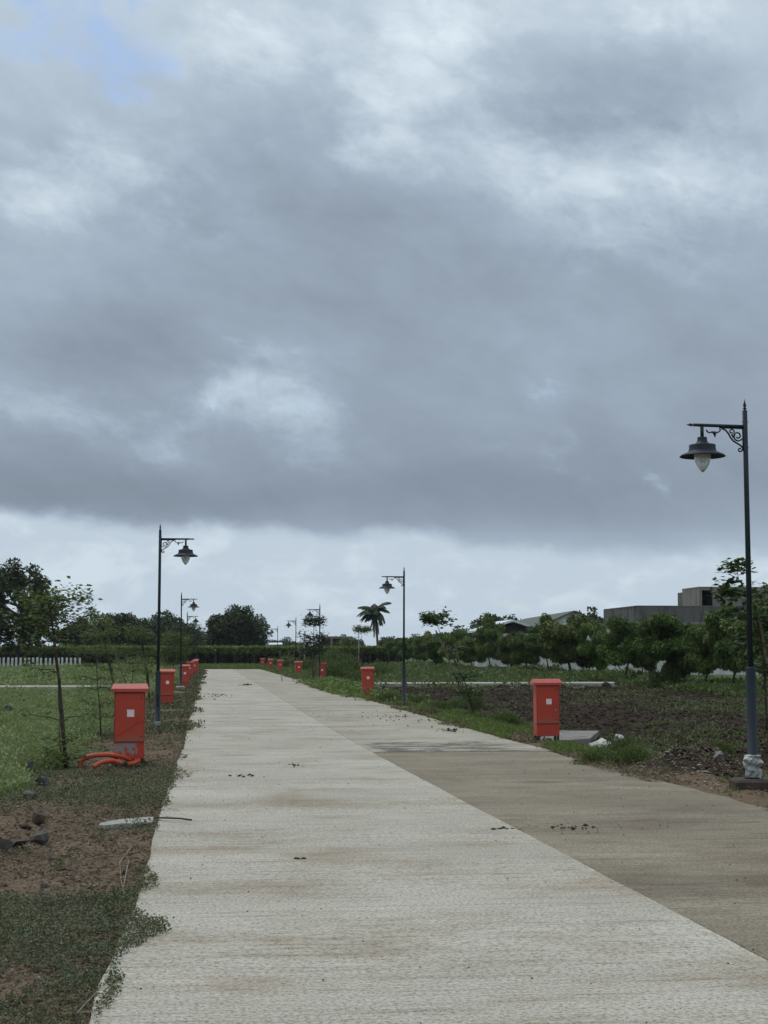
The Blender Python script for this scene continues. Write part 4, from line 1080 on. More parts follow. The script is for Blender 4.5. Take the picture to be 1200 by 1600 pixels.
bpart(ub, 'parapet', M['raw_concrete'], (X0 + .003, X1 - .003, Y0 + .003, Y0 + .18, 4.22, 5.5), (X0 + .003, X0 + .18, Y0 + .18, Y1 - .18, 4.22, 5.5), (X0 + .003, X1 - .003, Y1 - .18, Y1 - .003, 4.22, 5.5), (X1 - .18, X1 - .003, Y0 + .18, Y1 - .18, 4.22, 5.5))
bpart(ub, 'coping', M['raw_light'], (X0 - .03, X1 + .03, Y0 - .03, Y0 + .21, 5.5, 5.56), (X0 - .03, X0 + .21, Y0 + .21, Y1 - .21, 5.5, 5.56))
bpart(ub, 'floor', M['interior_shade'], (X0 + .8, X1 - .6, Y0 + .8, Y1 - .5, .0, .2))
# rooftop stair cabin with a doorway
cx0, cx1, cy0, cy1, ct = 40.75, 49.0, 122.0, 126.5, 7.12
dx0, dx1 = 40.98, 41.92
cbn = bpart(ub, 'stair_cabin', M['raw_light'], (cx0, dx0, cy0, cy0 + .2, 4.22, ct), (dx1, cx1, cy0, cy0 + .2, 4.22, ct), (dx0, dx1, cy0, cy0 + .2, 6.92, ct), (cx0, cx0 + .2, cy0 + .2, cy1, 4.22, ct), (cx1 - .2, cx1, cy0 + .2, cy1, 4.22, ct), (cx0 + .2, cx1 - .2, cy1 - .2, cy1, 4.22, ct))
bpart(ub, 'cabin_roof', M['raw_light'], (cx0 - .02, cx1 + .02, cy0 - .02, cy1 + .02, ct, ct + .1))
fr = bpart(ub, 'door_frame', M['raw_light'], (dx0 - .10, dx0, cy0 - .03, cy0 - .002, 4.6, 7.0), (dx1, dx1 + .10, cy0 - .03, cy0 - .002, 4.6, 7.0), (dx0, dx1, cy0 - .03, cy0 - .002, 6.92, 7.0))
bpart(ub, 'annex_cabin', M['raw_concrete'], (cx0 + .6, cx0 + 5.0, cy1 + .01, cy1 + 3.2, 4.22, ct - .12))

# whitewashed compound wall seen between the tree trunks
cw = tag(empty('compound_wall', (36, 117, 0)), 'low whitewashed compound wall glimpsed between the row tree trunks', 'wall')
bpart(cw, 'wall', M['whitewash'], (26.5, 52, 117, 117.2, -.2, 1.15))
bpart(cw, 'coping', M['whitewash'], (26.45, 52.05, 116.97, 117.23, 1.15, 1.22))
# gable house with white roof edge
gh_ = tag(empty('gable_house', (28.6, 144, 0)), 'white house with shallow white-edged gable roof behind the row trees', 'house')
l = gh_.location
bpart(gh_, 'wall', M['whitewash'], (26.2, 31.0, 140.8, 147.4, -.2, 3.55))
gb = MB(); gb.add([(-2.4, -3.2, 3.55), (2.4, -3.2, 3.55), (0, -3.2, 4.45), (-2.4, 3.4, 3.55), (2.4, 3.4, 3.55), (0, 3.4, 4.45)], [(0, 1, 2), (5, 4, 3), (0, 2, 5, 3), (1, 4, 5, 2), (0, 3, 4, 1)])
gb.build('gable', M['interior_shade'], gh_)  # solid gable, shade of the recess under the roof put into its colour
rb_ = MB()
for s_ in (-1, 1):
    a_, b_ = (0.0, 4.85), (s_ * 3.05, 3.88)
    vs = [(a_[0], -4, a_[1]), (b_[0], -4, b_[1]), (b_[0], -4, b_[1] - .20), (a_[0], -4, a_[1] - .20)]
    vs += [(x, 4, z) for (x, y, z) in vs]
    rb_.add(vs, [(0, 1, 2, 3), (7, 6, 5, 4), (0, 4, 5, 1), (1, 5, 6, 2), (2, 6, 7, 3)])
rf = rb_.build('roof', M['white_roof'], gh_)
MB().tube([(.05, -3.2, 4.6), (.05, -3.2, 5.05), (.18, -3.2, 5.35)], .05, 6).tube([(.0, -3.2, 5.36), (.38, -3.2, 5.34)], .045, 6).build('vent_pipe', M['bark_grey'], rf)
for x_ in (-1.4, 1.2):
    w_ = MB().box(x_ - .5, x_ + .5, -3.23, -3.205, 1.3, 2.5).build('window', M['interior_shade'], gh_)
    MB().box(x_ - .56, x_ + .56, -3.27, -3.232, 1.24, 1.30).build('sill', M['whitewash'], w_)
# long shed with dull green sheet roof
sh_ = tag(empty('green_shed', (38, 167, 0)), 'long shed with dull green sloping sheet roof behind the row trees', 'shed')
rr_ = MB(); ra, rb2 = Vector((37.0, 150, 6.02)), Vector((39.4, 186, 6.02)); off = Vector((-4.2, .2, -1.75)); off2 = Vector((4.2, -.2, -1.75)); l = sh_.location
for of in (off, off2):
    vs = [ra, rb2, rb2 + of, ra + of]; vs = [v - l for v in vs]; vs += [v - Vector((0, 0, .1)) for v in vs]
    rr_.add(vs, [(0, 1, 2, 3), (7, 6, 5, 4), (2, 1, 5, 6), (3, 2, 6, 7), (0, 3, 7, 4)])
rr_.build('roof', M['green_roof'], sh_)
wl = MB(); c4 = [ra + off * .93 + Vector((0, .4, 0)), ra + off2 * .93 + Vector((0, .4, 0)), rb2 + off2 * .93 - Vector((0, .4, 0)), rb2 + off * .93 - Vector((0, .4, 0))]
vs = [Vector((v.x, v.y, -.2)) - l for v in c4] + [Vector((v.x, v.y, 4.28)) - l for v in c4]
wl.add(vs, [(0, 1, 5, 4), (1, 2, 6, 5), (2, 3, 7, 6), (3, 0, 4, 7)])
ap = ra + Vector((0, .4, -.12)) - l; wl.add([vs[4], vs[5], ap], [(0, 1, 2)])
ap = rb2 + Vector((0, -.4, -.12)) - l; wl.add([vs[6], vs[7], ap], [(0, 1, 2)])
wl.build('wall', M['whitewash'], sh_)
# blue sheet shed with white roof
bs = tag(empty('blue_shed', (10.9, 262, 0)), 'small blue sheet-metal shed with white roof beyond the pergola', 'shed')
bpart(bs, 'wall', M['blue_sheet'], (9.3, 12.5, 260, 264, -.2, 3.1))
bb = MB().add([(-1.85, -2.3, 3.08), (1.85, -2.3, 3.18), (1.85, 2.3, 3.5), (-1.85, 2.3, 3.4), (-1.85, -2.3, 3.2), (1.85, -2.3, 3.3), (1.85, 2.3, 3.62), (-1.85, 2.3, 3.52)], [(3, 2, 1, 0), (4, 5, 6, 7), (0, 1, 5, 4), (1, 2, 6, 5), (2, 3, 7, 6), (3, 0, 4, 7)]).build('roof', M['white_roof'], bs)
bpart(bs, 'door', M['white_roof'], (10.2, 11.0, 259.95, 259.995, 0, 2.0))
# unfinished frame building: slab on columns, far
fb = tag(empty('frame_building', (20.8, 250, 0)), 'far unfinished concrete frame building of columns and flat slab', 'building')
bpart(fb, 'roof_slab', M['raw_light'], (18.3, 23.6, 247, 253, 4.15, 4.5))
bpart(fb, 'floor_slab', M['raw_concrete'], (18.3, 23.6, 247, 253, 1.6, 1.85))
for x_ in (18.5, 20.1, 21.7, 23.3):
    for y_ in (247.2, 252.7):
        bpart(fb, 'column', M['raw_light'], (x_ - .14, x_ + .14, y_ - .14, y_ + .14, -.2, 1.6), (x_ - .14, x_ + .14, y_ - .14, y_ + .14, 1.85, 4.15))
bpart(fb, 'infill_wall', M['brick_far'], (18.64, 23.16, 250.0, 250.15, 1.85, 4.15))
bpart(fb, 'lower_wall', M['brick_far'], (18.64, 23.16, 247.4, 247.55, -.2, 1.6))
# white hut glimpsed by the palm
wh = tag(empty('white_hut', (28.2, 262, 0)), 'tiny white hut roof right of the palm trunk', 'hut')
bpart(wh, 'wall', M['whitewash'], (26.8, 29.6, 260.5, 263.5, -.2, 2.6)); bpart(wh, 'roof', M['white_roof'], (26.5, 29.9, 260.2, 263.8, 2.6, 2.85))
# slim utility poles
for px, yt, y, rad, lab in [(560.5, 976, 130, .05, 'slim pale utility pole between the frame building and the palm'), (476, 986, 150, .06, 'short grey utility pole left of the umbrella-shaped sapling')]:
    q = atd(px, yt, y); r_ = tag(empty('utility_pole', (q.x, y, 0)), lab, 'utility pole')
    MB().tube([(0, 0, -.2), (0, 0, q.z * .5), (0, 0, q.z)], [rad * 1.15, rad, rad * .85], 8).build('pole', M['galv'], r_)
    MB().tube([(-.02, 0, q.z - .05), (.22, 0, q.z - .01)], .03, 6).build('bracket', M['galv'], r_)

# ------------------------------------------------------------------ stones, slabs, rubbish


def rock(px, py, sx, sy, sz, seed, mat, label, name='rock', cat='rock', group='rocks beside the road', sink=.35, xy=None):
    q = base(px, py) if xy is None else Vector((xy[0], xy[1], G(*xy)))
    o = link(name, rock_mesh(name, sx * 1.25, sy * 1.25, sz * 1.35, seed), M[mat]); o.location = (q.x, q.y, q.z + sz * (.75 - sink)); o.rotation_euler = (0, 0, seed * 1.7)
    return tag(o, label, cat, group)


rock(43, 1212, .10, .08, .15, 1, 'basalt', 'upright pointed grey rock farthest up the left verge')
rock(64, 1230, .11, .10, .11, 2, 'basalt', 'dark rock below the pointed grey rock on the left')
rock(66, 1239, .06, .06, .06, 3, 'rock_brown', 'small reddish stone in front of the dark rock')
rock(46, 1250, .10, .09, .09, 4, 'basalt', 'blue-grey rock left of the small reddish stone')
rock(20, 1232, .08, .07, .05, 14, 'rock_brown', 'low brown rock half hidden in weeds at the left')
rock(60, 1288, .13, .09, .07, 5, 'rock_brown', 'long dark brown rock midway down the left verge')
rock(38, 1297, .06, .06, .045, 6, 'rock_brown', 'small brown stone left of the long brown rock')
rock(57, 1316, .085, .08, .08, 7, 'basalt', 'squarish dark rock below the long brown rock')
rock(25, 1322, .12, .09, .055, 8, 'rock_brown', 'flat dark rock left of the squarish rock')
rock(5, 1328, .12, .08, .06, 9, 'basalt', 'grey rock cut by the left frame edge')
rock(17, 1122, .42, .35, .22, 10, 'basalt', 'dark boulder in the left field at the frame edge', sink=.3)
rock(46, 1124, .28, .22, .10, 11, 'rock_brown', 'low dark stone heap right of the field boulder')
rock(1136, 1196, .11, .09, .085, 12, 'raw_light', 'pale grey stone stuck in the dark earth mound', xy=(6.75, 19.6), sink=.1)
rock(1131, 1175, .20, .16, .13, 13, 'clod', 'dark earth lump crowning the mound by the nearest right lamp', xy=(6.95, 20.6), sink=.2, name='earth_lump', cat='earth lump')
rock(968, 1201, .05, .05, .04, 15, 'rock_brown', 'small round stone at the road edge before the weed clump')
rock(655, 1110, .13, .12, .09, 16, 'clod', 'left dark clod at the right road edge before the second lamp')
rock(675, 1117, .17, .12, .10, 17, 'clod', 'right dark clod at the right road edge before the second lamp')
rock(750, 1136, .09, .08, .07, 18, 'clod', 'dark clod on the soil lip left of the nearest right cabinet')
# rubble along the side street, right
for i, px in enumerate([783, 800, 905, 915, 928, 936, 950, 962, 972, 985]):
    q = base(px, 1074.5 + (i % 3)); s_ = [.35, .22, .42, .25, .3, .2, .38, .22, .3, .18][i]
    o = link('rubble_stone', rock_mesh('rubble_stone', s_, s_ * .8, s_ * .6, 40 + i), M['basalt' if i % 3 else 'clod']); o.location = (q.x, q.y, q.z + s_ * .15)
    tag(o, 'dark rubble stone dumped along the side street edge, %s' % ['left of the nearest right cabinet, larger', 'left of the nearest right cabinet, smaller', 'largest, right of the cabinet', 'just right of the largest one', 'third right of the cabinet', 'fourth right of the cabinet', 'broad, middle of the heap', 'right of the broad middle one', 'second from the right end', 'smallest at the right end'][i], 'rubble', 'rubble along the side street')


def plate(name, pts, z, th, mat, label, cat, tilt=(0, 0, 0)):
    c = sum((Vector(p) for p in pts), Vector()) / len(pts); n = len(pts); b = MB()
    vs = [(p[0] - c.x, p[1] - c.y, -th) for p in pts] + [(p[0] - c.x, p[1] - c.y, 0) for p in pts]
    b.add(vs, [tuple(range(n - 1, -1, -1)), tuple(range(n, 2 * n))] + [(k, (k + 1) % n, n + (k + 1) % n, n + k) for k in range(n)])
    o = b.build(name, M[mat]); o.location = (c.x, c.y, z); o.rotation_euler = tilt; return tag(o, label, cat)


# concrete stub reaching into the left verge, slab by the right cabinet
qs = [base(*p_) for p_ in [(154, 1296), (158, 1293.5), (167, 1291.5), (178, 1289.5), (192, 1287.5), (206, 1286.8), (221, 1285.2), (240, 1284.5)]] + [base(*p_) for p_ in [(238, 1292), (222, 1293), (208, 1294.5), (190, 1294), (176, 1296), (160, 1297)]]
plate('concrete_spill', [(q.x, q.y, 0) for q in qs], float(gz(qs[2].y)) + .010, .12, 'slab_side', 'pale concrete tongue spilled from the road onto the left verge', 'concrete')
qs = [base(842, 1160), base(922, 1164), base(936, 1157), base(850, 1154)]
plate('loose_slab', [(q.x, q.y, 0) for q in qs], G(6.6, 27) + .08, .11, 'raw_light', 'pale concrete slab lying behind the nearest right cabinet', 'concrete slab', (R(2), R(2), 0))
for (px, py, sx, sy, lab) in [(1000, 1000, 0, 0, None)]: pass
# white sack
for i, (px, py, sx, sy, sz, lab) in enumerate([(940, 1174, .19, .14, .10, 'crumpled white sack half torn open right of the loose slab'), (968, 1167, .09, .08, .13, 'small upright white plastic scrap right of the torn sack')]):
    V_, F_ = ico(); V_ = V_.copy(); n_ = fbm(V_[:, 0] * 2.5 + 9, V_[:, 1] * 2.5 + V_[:, 2] * 2 + 9, 60 + i, 4); V_ *= (.55 + .9 * n_)[:, None]
    o = link('white_sack', mesh_arrays('white_sack', V_ * np.array([sx, sy, sz]) * 1.25, F_, False), M['sack']); q = base(px, py); o.location = (q.x, q.y, q.z + sz * .65); tag(o, lab, 'sack', 'white rubbish by the slab')
# pale litter
for (px, py, s_, lab) in [(467.5, 1063.5, .16, 'white litter scrap right of the fourth right cabinet foot'), (556, 1087, .14, 'white litter scrap left of the second right cabinet foot'), (590, 1092, .10, 'white litter scrap right of the second right cabinet foot'), (231, 1102, .12, 'pale litter scrap left of the nearest left lamp sleeve')]:
    V_, F_ = ico(); V_ = V_ * (.5 + fbm(V_[:, 0] * 3 + px, V_[:, 1] * 3 + V_[:, 2], 5, 3))[:, None]
    q = base(px, py); o = link('litter_scrap', mesh_arrays('litter_scrap', V_ * np.array([s_, s_, s_ * .35]), F_, False), M['sack']); o.location = (q.x, q.y, q.z + s_ * .2); tag(o, lab, 'litter', 'pale litter on the verges')
# cable lying over the concrete tongue, dry creeper stems
qs = [base(x_, y_) for x_, y_ in [(215, 1284.5), (240, 1284), (262, 1284.2), (282, 1285), (299, 1287.5)]]
tag(MB().tube([(q.x, q.y, q.z + .035) for q in qs], .008, 6).build('black_cable', M['black_cable']), 'thin black cable end lying across the left road edge', 'cable')
for pts, lab in [([(203, 1408), (192, 1397), (189, 1380), (187, 1350), (200, 1336), (206, 1328)], 'dry pale creeper stem looping on the soil by the road edge'), ([(192, 1394), (199, 1365), (204, 1335), (203, 1345)], 'second dry creeper stem beside the looping one'), ([(186, 1482), (176, 1510), (165, 1540), (150, 1565), (120, 1598)], 'long dry stem trailing down the near left road edge')]:
    qs = [base(*p_) for p_ in pts]
    tag(MB().tube([(q.x, q.y, q.z + .02 + .012 * math.sin(k * 2)) for k, q in enumerate(qs)], .0035, 5).build('dry_stem', M['twig']), lab, 'dry stem', 'dry creeper stems')
tag(MB().tube([tuple(base(268, 1104) + Vector((-.1, 0, .05))), tuple(base(285, 1140) + Vector((0, 0, .03)))], .006, 5).build('dry_stem', M['twig']), 'thin dry twig poking out right of the nearest left lamp foot', 'dry stem', 'dry creeper stems')

# crumbs of earth on the road: each spot one thing
crg = np.random.default_rng(9)


def crumbs(px, py, wx, wy, n, label, mat='clod', s0=.012, s1=.03):
    n = int(n * 1.3); s0 = s0 * .55
    q = at(px, py); Vs, Fs = [], []; V_, F_ = np.array([[1, 0, 0], [-1, 0, 0], [0, 1, 0], [0, -1, 0], [0, 0, 1], [0, 0, -.6]]), np.array([[0, 2, 4], [2, 1, 4], [1, 3, 4], [3, 0, 4], [2, 0, 5], [1, 2, 5], [3, 1, 5], [0, 3, 5]])
    for k in range(n):
        far_ = crg.random() < .45; s_ = (s0 + (s1 - s0) * crg.random() ** 2.5) * (.45 if far_ else 1.0); sp_ = 2.6 if far_ else .8
        c = np.array([crg.normal() * wx * sp_, crg.normal() * wy * sp_ * 1.3, s_ * .3])
        Vs.append(V_ * s_ * crg.uniform(.6, 1.3, (6, 3)) * np.array([1, 1, .6]) + c); Fs.append(F_ + 6 * k)
    o = link('earth_crumbs', mesh_arrays('earth_crumbs', np.concatenate(Vs), np.concatenate(Fs)), M[mat]); o.location = (q.x, q.y, q.z - .004); return tag(o, label, 'earth crumbs', 'earth crumbs on the road')


crumbs(466, 1196, .10, .16, 45, 'dark earth crumbs mid left lane below the dark patches'); crumbs(380, 1213, .09, .14, 50, 'dark earth crumbs left of the mid lane heap', 'weed_brown' if False else 'clod')
crumbs(896, 1292, .13, .10, 45, 'dark earth heap on the muddy right lane'); crumbs(470, 1423, .035, .02, 26, 'pale crumbs near the middle of the close left lane', 'sack', .006, .016)
crumbs(473, 1342, .03, .02, 18, 'small dark crumbs above the pale crumbs on the left lane'); crumbs(790, 1295, .06, .03, 20, 'dark crumbs on the lane joint left of the muddy heap')
crumbs(330, 1087, .5, 2.2, 110, 'scattered earth crumbs by the left road edge near the second left cabinet', 'clod', .02, .05)
crumbs(630, 1122, .5, 2.0, 120, 'scattered stones on the right lane before the second right lamp', 'clod', .015, .04)
crumbs(702, 1141, .12, .25, 40, 'dark earth heap on the right lane left of the nearest right cabinet', 'clod', .02, .05)
crumbs(385, 1070, .22, 1.1, 60, 'dark earth spill on the centre joint far down the road', 'clod', .03, .07)
crumbs(1000, 1206, .25, .12, 60, 'earth crumbs spilled at the right road edge before the mound', 'rock_brown', .01, .03)
crumbs(272, 1204, .35, .08, 60, 'earth crumbs at the left road edge before the nearest left cabinet', 'clod', .012, .03)
# loose grit strewn over the near road
n = 420; Vs, Fs = [], []; V_, F_ = np.array([[1, 0, -.3], [-.5, .87, -.3], [-.5, -.87, -.3], [0, 0, .8]]), np.array([[0, 1, 3], [1, 2, 3], [2, 0, 3], [2, 1, 0]])
for k in range(n):
    y = 5 + 40 * crg.random() ** 1.6; x = crg.uniform(LE + .05, RE - .15); s_ = crg.uniform(.0025, .007) * (1 + y / 25)
    Vs.append(V_ * s_ + np.array([x, y, float(gz(y)) + s_ * .2])); Fs.append(F_ + 4 * k)
tag(link('road_grit', mesh_arrays('road_grit', np.concatenate(Vs), np.concatenate(Fs)), M['rock_brown']), 'loose dark grit strewn over the concrete', 'grit', kind='stuff')

# ------------------------------------------------------------------ ground cover (stuff)
vrg = np.random.default_rng(33)


def sample(n, y0, y1, xf0, xf1, power=1.0):
    """points between depths y0..y1; more of them near; xf(y) gives the side limits"""
    u = vrg.random(n); y = y0 * (y1 / y0) ** (u ** power); a, b = xf0(y), xf1(y)
    return a + (b - a) * vrg.random(n), y


def sward(name, label, x, y, hgt, L, Wd, mat, spread=.6, cat='weeds', upz=.9, zf=None, leafsize_by_y=True):
    n = len(x); z = (gh(x, y) if zf is None else zf(x, y)) + hgt * vrg.random(n) ** 1.4 - .01
    D = np.stack([vrg.normal(size=n) * spread, vrg.normal(size=n) * spread, np.full(n, upz) * vrg.uniform(.4, 1.2, n)], -1)
    k = vrg.uniform(.6, 1.35, n)
    V, Fa = leaf_arrays(np.stack([x, y, z], -1), D, L * k, Wd * k, vrg)
    o = link(name, mesh_arrays(name, V, Fa, False, np.repeat(vrg.random(n), 4)), M[mat]); return tag(o, label, cat, kind='stuff')


def leftx(y): return -.155 * y - 1.2


def rightx(y): return .46 * y + 1.5


def keep(mask, *a): return [v[mask] for v in a]
# left verge: creeping mats, denser in patches that spill over the road edge
def mat_density(x, y):
    d = .5 + (fbm(x * 1.1 + 4, y * .55, 71, 4) - .5) * 1.3 + (fbm(x * 7, y * 5, 72, 3) - .5) * .55
    for (px, py, sx, sy, k) in [(120, 1455, .60, .60, .36), (215, 1455, .28, .5, .34), (90, 1570, .5, .35, .16), (200, 1575, .22, .4, .1), (230, 1225, .45, 1.6, .30), (190, 1300, .45, .5, .28), (250, 1260, .3, 1.0, .25), (60, 1385, .5, .5, -.35), (120, 1360, .5, .6, -.30), (120, 1255, .35, .8, -.25), (30, 1535, .3, .15, -.3), (30, 1300, .3, 1.5, .1)]:
        q = at(px, py); d = d + k * np.exp(-((x - q.x) / sx) ** 2 - ((y - q.y) / sy) ** 2)
    return d


def edge_spill(x, y):              # how far weeds creep over the slab
    return LE + .02 + np.clip(fbm(y * .9, y * 0 + 3, 73, 3) - .52, 0, 1) * .4 + .26 * np.exp(-((y - at(225, 1455).y) / .38) ** 2) * (.6 + .8 * fbm(y * 9, y * 0, 79, 3)) + .25 * np.exp(-((y - at(285, 1212).y) / .7) ** 2)


def zroad(x, y): return np.where((x > LE) & (x < RE), gz(y) + .004, gh(x, y))


n = 330000
x, y = sample(n, 5.0, 34, leftx, lambda y: 0 * y + LE + .45, .9)
d = mat_density(x, y); m = (d + vrg.normal(size=n) * .05 > .565) & (x < edge_spill(x, y)) & (x > LE - 2.2 - .3 * vrg.random(n)); x, y = keep(m, x, y)
bl = fbm(x * 1.6, y * 1.1, 75, 4) + .10 * vrg.normal(size=len(x)) + .16 * np.exp(-((y - 8.3) / 1.3) ** 2) > .56
lsz = .009 + .00085 * y
cl_ = .35 + 1.3 * fbm(x * 6, y * 4.5, 76, 3)
sward('creeping_weeds', 'blue-green creeping weed mat on the near left verge', x[bl], y[bl], (.05 + .002 * y[bl]) * cl_[bl], lsz[bl], lsz[bl] * .33, 'weed_blue', .8, zf=zroad)
sward('creeping_weeds', 'olive creeping weed mats along the left verge', x[~bl], y[~bl], (.04 + .002 * y[~bl]) * cl_[~bl], lsz[~bl], lsz[~bl] * .30, 'weed_mat', .8, zf=zroad)
n = 90000
x, y = sample(n, 5.0, 60, leftx, lambda y: 0 * y + LE + .3, .9)
m = (fbm(x * 1.6, y * .8, 81, 4) > .46) & (x < edge_spill(x, y) - .02) & (x > LE - 2.0); x, y = keep(m, x, y)
sward('dry_litter', 'brown dry stems and leaf litter on the left verge', x, y, .02 + .001 * y, .03 + .0012 * y, .003 + .0003 * y, 'weed_brown', 1.2, upz=.25, zf=zroad)
n = 110000                                                    # farther verge, left
x, y = sample(n, 30, 175, lambda y: 0 * y - 3.0, lambda y: 0 * y + LE + .5, .8)
m = (fbm(x * .9, y * .3, 83, 4) > .44) & (x < LE - .05 + np.clip(fbm(y * .5, y * 0 + 8, 84, 3) - .45, 0, 1) * 1.2 + (fbm(y * 2.5, y * 0 + 5, 89, 3) - .5) * .3); x, y = keep(m, x, y)
sward('verge_weeds', 'scrubby brownish weeds along the far left verge', x, y, .10, .035 + .0008 * y, .008 + .00025 * y, 'weed_mat', .8, zf=zroad)
# left field
n = 215000
x, y = sample(n, 12, 76, leftx, lambda y: 0 * y + LE - 1.5, .72)
m = (x < LE - 1.9 + fbm(y * .5, x * .5, 85, 3) - .5) & (vrg.random(n) < .25 + 1.5 * sstep(fbm(x * .8, y * .4, 86, 4), .35, .55)) & (y < 68.5); x, y = keep(m, x, y)
hh = .04 + .7 * fbm(x * .9, y * .45, 87, 4) ** 2.4
sward('field_weeds', 'feathery pale green weeds filling the left plot', x, y, hh, .045 + .0011 * y, .007 + .00022 * y, 'field_weed', .9)
n = 90000
x, y = sample(n, 74.5, 192, lambda y: -.16 * y - 3, lambda y: 0 * y + LE - .9, .9)
m = ~((np.abs(y - 157) < .3)) ; x, y = keep(m, x, y)
sward('field_weeds', 'tall pale green weeds beyond the left side street', x, y, .25 + .35 * fbm(x * .3, y * .1, 88, 3), .12 + .0008 * y, .020 + .0003 * y, 'field_weed', .9)
ncl = 420                                                     # taller weed clumps in the left plot
cx_, cy_ = sample(ncl, 15, 68, leftx, lambda y: 0 * y + LE - 1.9, .7)
kk = np.repeat(np.arange(ncl), 190); rr_ = (vrg.uniform(.12, .42, ncl) * (1 + cy_ / 70))[kk]
x = cx_[kk] + vrg.normal(size=len(kk)) * rr_ * .6; y = cy_[kk] + vrg.normal(size=len(kk)) * rr_ * .8
dd = np.hypot(x - cx_[kk], y - cy_[kk]) / rr_
sward('weed_clumps', 'taller pale feathery weed clumps dotting the left plot', x, y, (vrg.uniform(.15, .34, ncl) + .45 * vrg.random(ncl) ** 4)[kk] * np.exp(-dd ** 2 * .7), .04 + .0011 * y, .006 + .0002 * y, 'field_weed', .9)
# grass closing the road end
n = 30000
x = vrg.uniform(-6, 14, n); y = vrg.uniform(163.5, 196, n)
sward('end_grass', 'green grass strip between the road end and the pergola', x, y, .30, .30, .05, 'grass_bright', .5, 'grass')
# right verge and plots
n = 90000
x, y = sample(n, 16, 60, lambda y: 0 * y + RE - .15, lambda y: 0 * y + 8.6, .8)
g = fbm(x * .8, y * .35, 91, 4); spill = RE - .05 - np.clip(fbm(y * .6, y * 0 + 2, 92, 3) - .5, 0, 1) * 1.2
_, plw = zones(x, y)
m = (g + .22 * np.exp(-((y - 24.5) / 2.2) ** 2 - ((x - 6.2) / .6) ** 2) + .18 * np.exp(-((y - 35) / 5) ** 2) + (fbm(x * 4, y * 2, 190, 3) - .5) * .5 > .66) & (x > spill) & (plw < .7); x, y = keep(m, x, y)
sward('verge_grass', 'tufted bright green grass along the right verge', x, y, .05, .05 + .0022 * y, .005 + .00025 * y, 'grass_bright', .55, 'grass', zf=zroad)
n = 90000
x, y = sample(n, 14, 62, lambda y: 0 * y + RE - .35, lambda y: 0 * y + 8.2, .8)
spill = RE - .02 - np.clip(fbm(y * .7, y * 0 + 5, 94, 3) - .45, 0, 1) * 1.4
m = (fbm(x * 1.1, y * .5, 93, 4) > .47) & (x > spill); x, y = keep(m, x, y)
sward('dry_litter', 'brown dead weed litter along the right road edge', x, y, .05, .03 + .001 * y, .004 + .0002 * y, 'weed_brown', 1.0, upz=.3, zf=zroad)
n = 16000                                                     # bright creeping vine clump by the third right cabinet
x = 5.75 + vrg.normal(size=n) * .75; y = 70 + vrg.normal(size=n) * 6; m = (x > 4.85 + .4 * fbm(y * .6, y * 0, 95, 3)) & (x < 8.5); x, y = keep(m, x, y)
sward('creeping_vine', 'bright green creeping vine spilling onto the right road edge', x, y, .40 * np.exp(-((x - 6.3) / 1.0) ** 2) + .05, .16, .045, 'grass_bright', .9, 'creeper', upz=.4, zf=zroad)
n = 110000                                                    # plots from the second cabinet on
x, y = sample(n, 50, 192, lambda y: 0 * y + RE + .0, lambda y: np.minimum(.46 * y + 2, 30 + 0 * y), .9)
_, plw = zones(x, y)
m = (plw < .4) & ~((y > 75.5 + 2.6 * (fbm(x * .5, x * 0, 191, 3) > .55)) & (y < 82.8) & (x < 23.8)) & (vrg.random(n) < .35 + sstep(fbm(x * .4, y * .15, 96, 3), .4, .6)); x, y = keep(m, x, y)
sward('plot_weeds', 'mixed green weeds covering the right-hand plots', x, y, .10 + .45 * fbm(x * .25, y * .12, 97, 3) ** 1.5, .12 + .0012 * y, .018 + .0003 * y, 'shrub_leaf', .6)
n = 60000                                                     # sparse weeds on the ploughed plot
x, y = sample(n, 20, 76, lambda y: 0 * y + 7.6, lambda y: np.minimum(.46 * y + 1.5, 22.5 + 0 * y), .8)
gg_ = fbm(x * .35, y * .22, 98, 4) + .16 * sstep(x - .30 * y, -2, 2) + .25 * np.exp(-((x - 13.5) / 1.8) ** 2 - ((y - 52) / 2.2) ** 2)
m = gg_ + vrg.normal(size=n) * .06 > .685; x, y = keep(m, x, y)
sward('plough_weeds', 'thin scattering of weeds sprouting on the ploughed earth', x, y, .08, .03 + .0013 * y, .006 + .0003 * y, 'shrub_leaf', .8, zf=lambda x, y: gh(x, y))
n = 90000                                                     # undergrowth below the tree row
x, y = sample(n, 60, 230, lambda y: 0 * y + 21.4, lambda y: 0 * y + 26.5, .9)
m = (x < .46 * y + 3) & ~((y > 78.2) & (y < 82.8) & (x < 23.8)); x, y = keep(m, x, y)
sward('undergrowth', 'dense weedy undergrowth beneath the row of trees', x, y, .10 + .95 * fbm(x * .4, y * .25, 99, 3) ** 2.2, .15 + .0012 * y, .035 + .0004 * y, 'shrub_leaf', .7)
